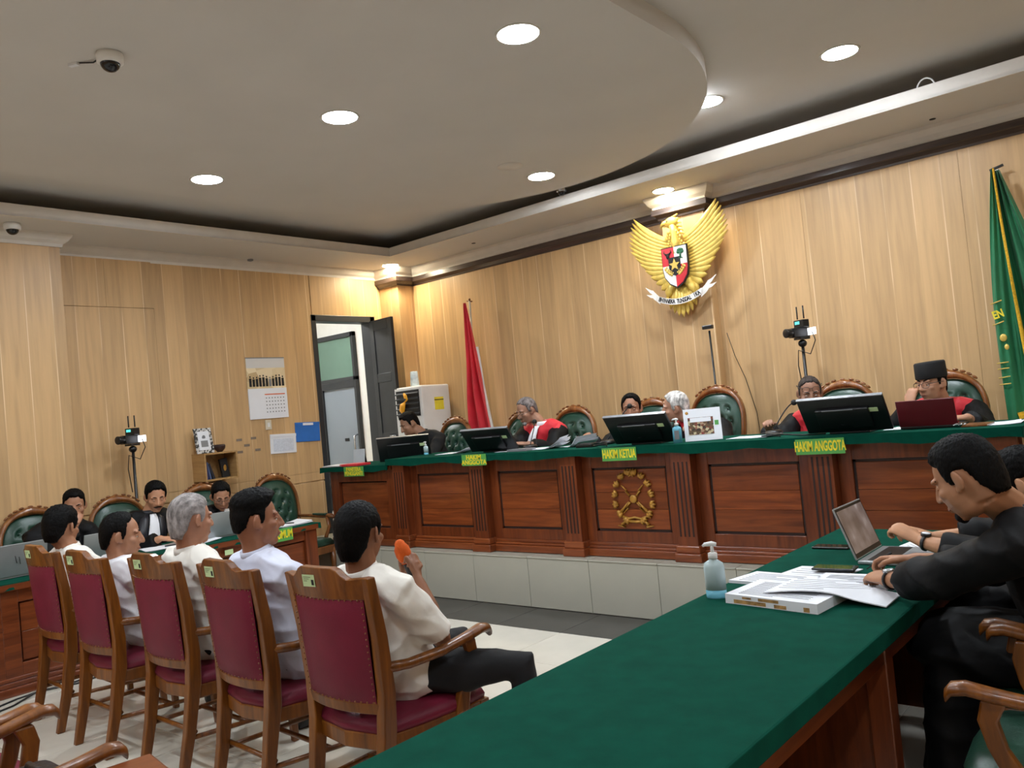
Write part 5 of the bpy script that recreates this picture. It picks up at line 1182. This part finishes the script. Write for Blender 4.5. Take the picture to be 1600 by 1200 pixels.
tag(MB().box((-3.66, 5.12, ZB+0.012), (0.15, 0.10, 0.022)).box((-3.66, 5.12, ZB+0.026), (0.12, 0.07, 0.006)).build('microphone_controller', W['black'], None, bevel=0.003), 'small black control box in front of the presiding judge', 'device')
tag(MB().box((-4.28, 5.08, ZB+0.01), (0.2, 0.13, 0.018)).build('folder', W['bezel'], None, bevel=0.002), 'thin grey folder in front of the empty green chair', 'folder')
# clerk desk: paper stack, red folder, small photo stand
ZK = 1.131
sheets('paper_sheets', -6.56, 5.03, ZK, R(4), 0.28, 0.2, 12, 'thick stack of white papers on the low clerk desk', None, 0.0, 11)
tag(MB().box((-6.32, 5.02, ZK+0.012), (0.26, 0.17, 0.022)).build('red_folder', W['red_cloth'], None, bevel=0.003), 'red folder on the low clerk desk', 'folder')
fs_ = empty('photo_stand', (-6.56, 5.26, ZK), R(30), 'small black photo stand behind the papers on the clerk desk', 'photo stand')
Rm = Matrix.Rotation(R(-16), 3, 'X'); MB().box(Rm @ Vector((0, 0, 0.075)), (0.12, 0.006, 0.15), Rm).build('front', W['silver'], fs_); Rm2 = Matrix.Rotation(R(22), 3, 'X')
MB().box(Vector((0, 0.095, 0))+Rm2 @ Vector((0, 0, 0.072)), (0.1, 0.006, 0.145), Rm2).build('support', W['black'], fs_)
# name signs pinned to the cloths
def sign(x, y, z, rz, w, h, txt, sz, sx, label, two=None):
    t = empty('name_sign', (x, y, z), rz, label, 'sign', 'green name signs')
    MB().box((0, 0, 0), (w, 0.003, h)).build('card', W['sign'], t)
    if two:
        text_obj(txt, sz, W['sign_text'], t, (0, -0.0022, h*0.22), sx=sx); text_obj(two, sz, W['sign_text'], t, (0, -0.0022, -h*0.22), sx=sx)
    else: text_obj(txt, sz, W['sign_text'], t, (0, -0.0022, 0), sx=sx)
sign(-6.21, 4.908, 1.085, 0, 0.29, 0.09, 'PANITERA', 0.05, 0.95, 'small green and yellow sign on the low clerk desk', 'PENGGANTI')
sign(-4.633, 4.888, 1.142, 0, 0.27, 0.092, 'HAKIM', 0.05, 1.1, 'green and yellow judge sign under the bearded judge monitor', 'ANGGOTA')
sign(-3.231, 4.888, 1.135, 0, 0.285, 0.092, 'HAKIM KETUA', 0.082, 0.52, 'green sign reading HAKIM KETUA above the carved crest')
sign(-1.818, 4.888, 1.126, 0, 0.29, 0.092, 'HAKIM ANGGOTA', 0.082, 0.44, 'green sign reading HAKIM ANGGOTA under the widest monitor')
sign(-5.945, 3.80, 0.672, PI/2, 0.42, 0.105, 'PENUNTUT UMUM', 0.088, 0.56, 'green sign reading PENUNTUT UMUM on the prosecution table')
# ================================================================== floor-standing air conditioner
ac = empty('air_conditioner', (-6.79, 6.42, ZP), 0, 'tall white floor-standing air conditioner with a yellow ribbon on its grille', 'air conditioner')
W['ac'] = plain('ac_white_plastic', rgb(226, 226, 222), 0.35, var=0.015)
MB().b2(-0.22, 0.22, -0.22, 0.22, 0, 1.50).build('cabinet', W['ac'], ac, bevel=0.02, seg=3)
MB().b2(-0.185, 0.185, -0.224, -0.215, 1.17, 1.46).build('grille_recess', W['black'], ac)
for k in range(5): MB().box((0, -0.23, 1.20+k*0.056), (0.365, 0.028, 0.012), Matrix.Rotation(R(28), 3, 'X')).build('louvre', W['door'], ac)
MB().b2(-0.13, 0.13, -0.224, -0.216, 0.98, 1.08).build('control_panel', W['white'], ac)
MB().b2(0.2195, 0.2215, -0.03, 0.11, 1.22, 1.36).build('yellow_notice', W['yellow'], ac)
MB().b2(0.2205, 0.2225, -0.03, 0.11, 1.325, 1.335).build('notice_line', W['ink'], ac)
W['ribbon_y'] = plain('yellow_orange_ribbon', rgb(238, 168, 24), 0.5)
m = MB(); m.tube([(-0.03, -0.25, 1.43), (0.0, -0.255, 1.39), (0.02, -0.25, 1.36), (-0.02, -0.255, 1.33)], [0.012, 0.03, 0.012, 0.012], 8, flat=0.3, up=(0, 1, 0)); m.tube([(-0.02, -0.25, 1.33), (-0.055, -0.26, 1.29), (-0.075, -0.255, 1.24), (-0.07, -0.25, 1.21)], [0.012, 0.045, 0.045, 0.02], 8, flat=0.3, up=(0, 1, 0))
m.build('yellow_ribbon', W['ribbon_y'], ac)
cu_ = empty('paper_cups', (-6.87, 6.40, ZP+1.50), 0, 'column of nested white and blue paper cups on the air conditioner', 'cups')
MB().lathe([(0.052, 0), (0.042, 0.17), (0.038, 0.175)], (0, 0, 0), 20).build('cup', plain('cup_paper', rgb(206, 222, 234), 0.5, var=0.12, scale=30), cu_)
# ================================================================== cameras on tripods
def tripod_cam(x, y, z0, zc, rz, label, rod=False):
    t = empty('camera_tripod', (x, y, z0), rz, label, 'camera', 'video cameras on stands')
    h = zc-z0; bk = W['black']
    MB().tube([(0, 0, 0.25), (0, 0, h-0.14)], [0.016, 0.012], 10).build('centre_column', bk, t)
    for k in range(3):
        a = 2*PI*k/3+0.5; MB().tube([(0, 0, h*0.52), (0.30*math.cos(a), 0.30*math.sin(a), 0.0)], [0.016, 0.011], 8).build('leg', bk, t)
    MB().lathe([(0.03, h*0.5), (0.034, h*0.53), (0.022, h*0.56)], (0, 0, 0), 14).build('leg_collar', bk, t)
    MB().sph((0, 0, h-0.13), (0.034, 0.034, 0.03), None, 12, 8).box((0, 0, h-0.092), (0.08, 0.09, 0.016)).build('tripod_head', bk, t)
    m = MB(); m.box((0, 0.02, h-0.045), (0.07, 0.15, 0.075)); m.tube([(0, 0.09, h-0.045), (0, 0.15, h-0.045)], [0.032, 0.036], 16); cb = m.build('camcorder', bk, t, bevel=0.004)
    MB().box((-0.085, -0.03, h-0.045), (0.085, 0.01, 0.055)).build('flip_screen', W['screen'], t)
    m = MB(); m.box((-0.01, 0.0, h+0.022), (0.11, 0.06, 0.06)); m.build('transmitter', bk, t, bevel=0.004)
    MB().box((0.0, 0.0, h+0.03), (0.05, 0.066, 0.022)).build('status_display', glow('teal_display', (0.1, 0.65, 0.6), 0.7), t)
    for s in (-0.045, 0.03): MB().tube([(s, 0, h+0.06), (s, 0.0, h+0.16)], 0.006, 6).build('antenna', bk, t)
    MB().tube([(-0.12, 0, h-0.05), (-0.15, 0, h-0.12), (-0.08, 0, h-0.22), (0.03, 0.02, h-0.18), (0.05, 0.02, h-0.3), (0.02, 0.02, h-0.5)], 0.004, 6).build('cable', bk, t)
tripod_cam(-7.16, 3.30, 0.0, 1.62, R(196), 'small video camera on a black tripod beside the left wall')
tripod_cam(-2.42, 6.38, ZP, 1.95, R(150), 'small video camera on a black tripod behind the bench')
wc = empty('webcam_stand', (-3.19, 6.40, ZP), 0, 'webcam on a thin black stand beside the emblem pier', 'camera')
MB().tube([(0.01, 0, 0.0), (-0.015, 0, 1.64)], 0.009, 8).build('stand_rod', W['black'], wc); MB().lathe([(0.11, 0), (0.11, 0.015), (0.02, 0.03)], (0.01, 0, 0), 18).build('stand_base', W['black'], wc)
MB().box((-0.02, -0.01, 1.67), (0.09, 0.045, 0.032)).build('webcam', W['black'], wc, bevel=0.006)
m = MB(); m.tube([(-3.13, 6.57, 2.0), (-3.12, 6.66, 1.8), (-3.05, 6.67, 1.6), (-2.98, 6.67, 1.3), (-2.96, 6.67, 1.0)], 0.003, 5); tag(m.build('thin_cable', W['black'], None), 'thin black cable hanging down the wall beside the emblem pier', 'cable')
# ceiling domes
def dome(x, y, z, r, label, base=True):
    t = empty('dome_camera', (x, y, z), 0, label, 'camera', 'ceiling dome cameras')
    MB().lathe([(r*0.95, 0), (r, -0.012), (r*0.96, -0.045), (r*0.8, -0.05)][::-1], (0, 0, 0), 26).build('housing', W['white'] if base else W['steel'], t)
    MB().sph((0, 0, -0.045), (r*0.74, r*0.74, r*0.72), None, 20, 12).build('dome', plain('smoked_dome', rgb(20, 22, 28), 0.08), t); return t
d_ = dome(-3.89, 1.83, 3.4, 0.062, 'white dome camera with a dark eye and cable on the drop panel')
MB().tube([(-0.05, -0.02, -0.006), (-0.11, -0.03, -0.012), (-0.17, -0.07, -0.004)], 0.004, 6).build('cable', W['black'], d_)
MB().box((-0.20, -0.085, -0.006), (0.05, 0.022, 0.012), Matrix.Rotation(R(25), 3, 'Z')).build('cable_joint', W['paper'], d_)
dome(-6.84, 2.37, ZS, 0.06, 'white dome camera under the low rim above the left column')
dome(-4.25, 5.93, 3.45, 0.05, 'chrome dome camera in front of the pale ceiling lip', False)
m = MB(); m.tube([(-1.27+0.055*math.cos(a), 5.97, 3.36+0.07*math.sin(a)) for a in [PI*k/12 for k in range(13)]], 0.006, 6); tag(m.build('cable_loop', W['white'], None), 'white cable loop rising above the pale ceiling lip', 'cable')
sm = empty('smoke_detector', (-7.30, 4.70, ZS), 0, 'small dark detector on the rim above the wall calendar', 'detector'); MB().lathe([(0.03, 0), (0.03, -0.015), (0.012, -0.022)][::-1], (0, 0, 0), 14).build('cap', W['bezel'], sm)
for (x, y, w) in ((-1.357, 6.466, 'above the green flag'), (-5.733, 6.348, 'above the red flag')):
    tag(MB().lathe([(0.008, ZS-0.003), (0.022, ZS-0.003), (0.022, ZS+0.001), (0.008, ZS+0.001)], (x, y, 0), 12).build('ceiling_hole', W['ink'], None), 'small dark hole in the low ceiling rim ' + w, 'hole')
# ================================================================== left wall
XW = XL+0.014
wc_ = empty('wall_calendar', (XW, 4.823, 1.98), PI/2, 'white wall calendar with a photo of people in suits', 'calendar')
W['suits'] = picture('suits_photo', [(0.2, rgb(206, 184, 142)), (0.6, rgb(232, 214, 178)), (0.85, rgb(176, 146, 100))], 9)
MB().b2(-0.225, 0.225, -0.012, 0, -0.31, 0.0).build('month_pad', W['paper'], wc_)
MB().b2(-0.225, 0.225, -0.008, 0, -0.015, 0.315).build('photo_sheet', W['suits'], wc_)
MB().b2(-0.225, 0.225, -0.012, 0, 0.31, 0.318).build('hanger_strip', W['bezel'], wc_)
MB().b2(-0.225, 0.225, -0.0085, -0.008, 0.21, 0.31).build('photo_ceiling', W['ceiling'], wc_)
for k in range(11):
    x = -0.19+k*0.038; h_ = 0.10+0.012*math.sin(k*5)
    m = MB(); m.b2(x-0.014, x+0.014, -0.0095, -0.008, 0.02, 0.02+h_*0.85); m.sph((x, -0.009, 0.02+h_), (0.008, 0.001, 0.010), None, 8, 6); m.build('printed_figure', W['ink'] if k != 6 else W['bezel'], wc_)
MB().b2(-0.04, 0.20, -0.0128, -0.012, -0.068, -0.058).build('weekday_bar', W['orange'], wc_)
m = MB()
for r_ in range(5):
    for c_ in range(7): m.b2(-0.03+c_*0.034, -0.017+c_*0.034, -0.0128, -0.012, -0.105-r_*0.036, -0.094-r_*0.036)
tag(m.build('date_print', W['bezel'], wc_), kind='stuff')
def pocket(y, z, w, h, mat, label, tilt=0):
    t = empty('document_holder', (XW, y, z), PI/2, label, 'document holder'); t.rotation_euler = (0, R(tilt), PI/2)
    MB().b2(-w/2, w/2, -0.008, 0, -h/2, h/2).build('sleeve', mat, t, bevel=0.002); MB().b2(-w/2, w/2, -0.011, -0.007, h*0.36, h*0.5).build('flap', mat, t); return t
p_ = pocket(4.96, 1.40, 0.31, 0.20, W['paper'], 'white plastic document holder with a printed sheet on the wall', 2)
MB().b2(-0.12, 0.12, -0.0095, -0.008, -0.08, 0.05).build('printed_sheet', plain('pale_print', rgb(206, 212, 224), 0.7, var=0.05, scale=60), p_)
p_ = pocket(5.27, 1.497, 0.31, 0.205, W['blue'], 'blue plastic document holder beside the doorway', 2)
MB().b2(-0.06, 0.07, -0.013, -0.011, 0.07, 0.095).build('label_strip', W['paper'], p_)
sw = empty('light_switch', (XW, 4.80, 1.605), PI/2, 'small cream light switch under the wall calendar', 'switch'); MB().b2(-0.035, 0.035, -0.012, 0, -0.05, 0.05).build('plate', W['pole'], sw, bevel=0.004); MB().b2(-0.014, 0.014, -0.016, -0.011, -0.022, 0.022).build('rocker', W['white'], sw)
for k, (y, z) in enumerate(((4.46, 1.48), (4.62, 1.485), (4.54, 1.42), (4.46, 1.36), (4.66, 1.365))):
    tag(MB().b2(-0.004, 0, -0.03, 0.03, -0.012, 0.012).build('tape_mark', W['tape'], None), 'small grey tape mark on the wall beside the cube shelf', 'mark', 'tape marks on the left wall').location = (XW+0.002, y, z)
# cube shelf with books, picture frame and bowl
W['pine'] = wood('pale_shelf_board', rgb(150, 112, 66), rgb(176, 138, 88), rgb(196, 160, 108), 1, coat=0.1)
cs = empty('cube_shelf', (XL+0.013, 4.12, 1.125), PI/2, 'pale wooden cube shelf fixed to the left wall', 'shelf')
for nm, a in (('top_board', (-0.17, 0.17, -0.23, 0, 0.245, 0.26)), ('bottom_board', (-0.17, 0.17, -0.23, 0, 0, 0.015)), ('side_board', (-0.17, -0.155, -0.23, 0, 0.015, 0.245)), ('side_board', (0.155, 0.17, -0.23, 0, 0.015, 0.245)), ('back_board', (-0.155, 0.155, -0.012, 0, 0.015, 0.245))):
    MB().b2(*a).build(nm, W['pine'], cs)
for (dx, w_, h_, tl, c_, lb_) in ((-0.125, 0.02, 0.17, 4, rgb(30, 40, 86), 'dark blue book upright in the cube shelf, at the end of the row'), (-0.095, 0.018, 0.16, 10, rgb(70, 86, 120), 'grey-blue book leaning in the cube shelf'), (-0.06, 0.022, 0.15, 18, rgb(26, 30, 44), 'black book leaning against the others in the cube shelf')):
    t = empty('book', (XL+0.14, 4.12+dx, 1.141), PI/2, lb_, 'book', 'books in the cube shelf')
    Rm = Matrix.Rotation(R(-tl), 3, 'Y'); mm = plain('book_cover', c_, 0.5)
    MB().box(Rm @ Vector((0, 0, h_/2)), (w_, 0.12, h_), Rm).build('cover', mm, t); MB().box(Rm @ Vector((0, 0.003, h_/2+0.001)), (w_*0.7, 0.118, h_*0.985), Rm).build('pages', W['paper'], t)
t = empty('book', (XL+0.12, 4.225, 1.141), PI/2, 'black book with a bronze oval standing alone in the cube shelf', 'book', 'books in the cube shelf')
Rm = Matrix.Rotation(R(-8), 3, 'Y'); MB().box(Rm @ Vector((0, 0, 0.09)), (0.075, 0.03, 0.18), Rm).build('cover', W['ink'], t); MB().sph(Rm @ Vector((0, -0.016, 0.09)), (0.016, 0.002, 0.03), None, 12, 8).build('oval_print', W['carve_gold'], t)
pf = empty('picture_frame', (XL+0.15, 4.02, 1.386), PI/2, 'patterned photo frame standing on the cube shelf', 'picture frame')
W['checks'] = picture('black_white_pattern', [(0.3, rgb(28, 28, 30)), (0.55, rgb(40, 40, 42)), (0.6, rgb(206, 204, 200)), (0.8, rgb(180, 178, 176))], 55)
Rm = Matrix.Rotation(R(-10), 3, 'X')
MB().box(Rm @ Vector((0, 0, 0.12)), (0.175, 0.014, 0.24), Rm).build('frame', W['checks'], pf); MB().box(Rm @ Vector((0, -0.008, 0.12)), (0.115, 0.004, 0.18), Rm).build('photo', W['paper'], pf)
m = MB(); m.sph(Rm @ Vector((0, -0.011, 0.15)), (0.018, 0.001, 0.022), None, 10, 8); m.box(Rm @ Vector((0, -0.011, 0.09)), (0.07, 0.001, 0.06), Rm); m.build('portrait_print', W['bezel'], pf)
bw = empty('bowl', (XL+0.15, 4.165, 1.386), 0, 'small dark carved bowl standing on the cube shelf', 'bowl'); MB().lathe([(0.025, 0), (0.03, 0.008), (0.05, 0.03), (0.055, 0.055), (0.05, 0.07), (0.045, 0.065), (0.03, 0.03)], (0, 0, 0), 22).build('vessel', plain('dark_bowl', rgb(46, 26, 24), 0.3), bw)
# ================================================================== prosecution table
ZT = 0.711
for (x, y, a, n, lb_, sd_) in ((-6.28, 3.08, 80, 6, 'open papers and black pens under the moustached prosecutor hands', 21), (-6.22, 3.30, 100, 4, 'white papers beside the moustached prosecutor', 22), (-6.25, 3.86, 92, 4, 'white papers in front of the prosecutor with glasses', 23), (-6.20, 4.16, 84, 7, 'large open white file at the corner of the prosecution table', 24)):
    sheets('paper_sheets', x, y, ZT, R(a), 0.3, 0.24, n, lb_, None, 0.02, sd_)
for (x, y, a, lb_) in ((-6.20, 4.14, 20, 'black pen lying on the open white file'), (-6.20, 3.12, 70, 'black pen lying on the prosecutor papers')):
    o = tag(MB().tube([(-0.07, 0, 0), (0.06, 0, 0), (0.07, 0, 0)], [0.005, 0.005, 0.001], 8).build('pen', W['ink'], None), lb_, 'pen'); o.location = (x, y, ZT+0.017); o.rotation_euler = (0, 0, R(a))
tag(MB().b2(-5.968, -5.965, 3.40, 3.47, 0.60, 0.64).build('inventory_sticker', W['sticker'], None), 'pale green inventory sticker on the prosecution table front', 'sticker')
m = MB(); m.tube([(-5.75, 1.5, 0.006), (-5.82, 1.75, 0.006), (-5.87, 1.86, 0.006), (-5.90, 2.0, 0.006), (-5.86, 2.15, 0.006), (-5.92, 2.4, 0.006), (-5.9, 2.7, 0.006)], 0.006, 6); tag(m.build('floor_cable', W['black'], None), 'black cable lying on the floor along the prosecution table', 'cable')
m = MB(); m.tube([(-5.62, 1.5, 0.006), (-5.74, 1.8, 0.006), (-5.88, 1.98, 0.012), (-5.82, 2.2, 0.006), (-5.85, 2.5, 0.006)], 0.006, 6); tag(m.build('floor_cable', W['black'], None), 'second black cable crossing over the other one on the floor', 'cable')
# ================================================================== defence table
ZD = 0.7355
def docs(name, corners, z, th, mat, label, cat='document', curl=None):
    t = empty(name, (corners[0][0], corners[0][1], z), 0, label, cat); o0 = Vector((corners[0][0], corners[0][1], 0))
    m = MB(); N = 12; rings = []
    A, B, C_, D = [Vector((x, y, 0))-o0 for x, y in corners]
    for i in range(N+1):
        u = i/N; p = A*(1-u)+B*u; q = D*(1-u)+C_*u; h = curl(u) if curl else 0.0
        rings.append([p+Vector((0, 0, h)), p+Vector((0, 0, h+th)), q+Vector((0, 0, h*0.9+th)), q+Vector((0, 0, h*0.9))])
    m.loft(rings, 0, False).build('pages', mat, t); return t, (A, B, C_, D)
def print_lines(t, cs, z, n=14, m0=0.12):
    A, B, C_, D = cs; m = MB()
    for k in range(n):
        v = 0.1+0.8*k/n; p = A*(1-v)+D*v; q = B*(1-v)+C_*v; e = 0.86 if k % 4 else 0.5
        a = p*(1-m0)+q*m0; b = p*(1-e)+q*e; m.b2(0, 0, 0, 0, 0, 0) if False else m.tube([a+Vector((0, 0, z)), b+Vector((0, 0, z))], 0.0007, 4)
    tag(m.build('printed_lines', W['bezel'], t), kind='stuff')
t, c4 = docs('case_file', [(-1.43, 2.765), (-1.075, 2.715), (-1.05, 2.985), (-1.405, 3.01)], ZD, 0.034, W['paper'], 'thick bound case file with a torn brown spine on the defence table', 'book')
m = MB(); W['torn'] = plain('torn_brown_paper', rgb(166, 128, 78), 0.8, var=0.3, scale=40)
A, B = c4[0], c4[1]; d_ = (B-A).normalized(); nn_ = Vector((d_.y, -d_.x, 0))
for (u0, u1, z0, z1) in ((0.10, 0.46, 0.004, 0.017), (0.38, 0.6, 0.02, 0.03), (0.55, 0.68, 0.003, 0.015), (0.86, 0.92, 0.003, 0.018), (0.2, 0.3, 0.022, 0.029)):
    m = MB(); m.loft([[A+d_*(L_*0.3585)+nn_*0.0012+Vector((0, 0, zz)) for zz in (z0, z1)]+[A+d_*(L_*0.3585)+Vector((0, 0, zz)) for zz in (z1, z0)] for L_ in (u0, u1)], 0, False)
    m.build('spine_tear', W['torn'], t)
print_lines(t, c4, 0.035)
t, c4 = docs('paper_document', [(-1.30, 2.80), (-0.90, 2.86), (-0.90, 3.03), (-1.28, 3.02)], ZD+0.036, 0.004, W['paper'], 'loose white document lying across the thick case file', curl=lambda u: 0.012*math.sin(PI*min(1, u*1.3))-0.033*max(0, u-0.55)/0.45); print_lines(t, c4, 0.018, 6)
t, c4 = docs('paper_document', [(-1.56, 3.06), (-1.28, 3.05), (-1.24, 3.21), (-1.52, 3.24)], ZD, 0.012, W['paper'], 'folded white document beside the sanitizer bottle'); print_lines(t, c4, 0.013, 7)
t, c4 = docs('paper_document', [(-1.44, 3.20), (-1.20, 3.19), (-1.15, 3.42), (-1.40, 3.42)], ZD, 0.003, W['paper'], 'single white sheet with a stamp under the smartphone'); print_lines(t, c4, 0.004, 5)
t, c4 = docs('paper_document', [(-1.245, 3.02), (-0.955, 3.04), (-1.00, 3.30), (-1.25, 3.28)], ZD+0.0, 0.012, W['paper'], 'stapled white document under the hand with the wristwatch'); print_lines(t, c4, 0.013, 16)
t, c4 = docs('paper_document', [(-1.15, 3.92), (-0.93, 3.60), (-0.93, 3.95), (-1.12, 4.12)], ZD, 0.003, W['paper'], 'white printed sheet beyond the open silver laptop'); print_lines(t, c4, 0.004, 6)
for (x, y, a, lb_, z) in ((-1.235, 3.345, 4, 'black smartphone lying on the white documents', ZD+0.013), (-1.42, 3.84, 2, 'black smartphone lying on the green cloth by the laptop', ZD)):
    t = empty('smartphone', (x, y, z), R(a), lb_, 'phone'); MB().box((0, 0, 0.005), (0.165, 0.078, 0.0095)).build('body', W['black'], t, bevel=0.003); MB().box((0, 0, 0.0102), (0.152, 0.07, 0.0006)).build('glass', plain('phone_glass', rgb(42, 48, 38), 0.08, var=0.3, scale=40), t)
tag(MB().tube([(-0.98, 3.24, 0.845), (-1.06, 3.19, 0.79)], [0.005, 0.002], 8).build('pen', W['ink'], None), 'dark pen held in the lawyer hand above the laptop edge', 'pen')
# wristwatches on the lawyers' wrists
def watch(sh, i, base, strap, face, label):
    S, E, T, s = sh[i]; d = (T-E).normalized(); c = base.location+T-d*0.012; t = empty('wristwatch', c, 0, label, 'watch')
    up_ = Vector((0, 0, 1)); up_ = (up_-d*up_.dot(d)).normalized(); sd_ = d.cross(up_)
    ring = [(sd_*math.cos(a)*0.0315+up_*math.sin(a)*0.028) for a in [2*PI*k/24 for k in range(25)]]
    MB().tube(ring, 0.005, 6, flat=1.6).build('strap', strap, t)
    q = -d*0.0
    MB().tube([up_*0.026, up_*0.038], 0.019, 20).build('case', face, t); MB().tube([up_*0.0381, up_*0.0388], 0.0155, 20).build('dial', W['paper'], t)
watch(L1[2], 1, L1[0], W['black_leather'], W['steel'], 'silver wristwatch with a black strap on the lawyer bending over his papers')
watch(L2[2], 1, L2[0], W['black_leather'], W['black'], 'black wristwatch on the lawyer with clasped hands')
# hand microphone
mc = empty('microphone', (-2.505, 2.215, 0.915), 0, 'hand microphone with an orange foam cover held by the speaking man', 'microphone')
ax = Vector((-0.022, -0.02, 0.1)).normalized()
MB().tube([-ax*0.09, ax*0.0, ax*0.045], [0.013, 0.016, 0.02], 12).build('handle', W['black'], mc)
MB().tube([ax*0.035, ax*0.05], [0.024, 0.024], 14).build('collar', W['steel'], mc)
MB().tube([ax*0.045, ax*0.06, ax*0.09, ax*0.105], [0.026, 0.0315, 0.031, 0.022], 16, round_ends=True).build('foam_cover', W['orange'], mc)
# black bag on the chair behind the witnesses, brown case beside it
t = empty('bag', (-2.60, 0.86, 0.467), 0, 'black leather bag on the armchair behind the witness row', 'bag')
m = MB(); m.box((0, 0, 0.08), (0.26, 0.16, 0.15)); m.build('body', W['black_leather'], t, bevel=0.04, seg=4); MB().tube([(-0.08, 0, 0.145), (-0.06, 0, 0.165), (0.06, 0, 0.165), (0.08, 0, 0.145)], 0.01, 8).build('handle', W['black_leather'], t)
t = empty('wooden_stool', (-2.20, 0.86, 0), R(81), 'small reddish brown square wooden stool behind the witness row', 'stool')
MB().box((0, 0, 0.635), (0.36, 0.36, 0.03)).build('stool_top', W['mahogany'], t, bevel=0.006)
for a in (-1, 1):
    for b in (-1, 1): MB().box((a*0.14, b*0.14, 0.31), (0.035, 0.035, 0.62)).build('leg', W['mahogany_v'], t)
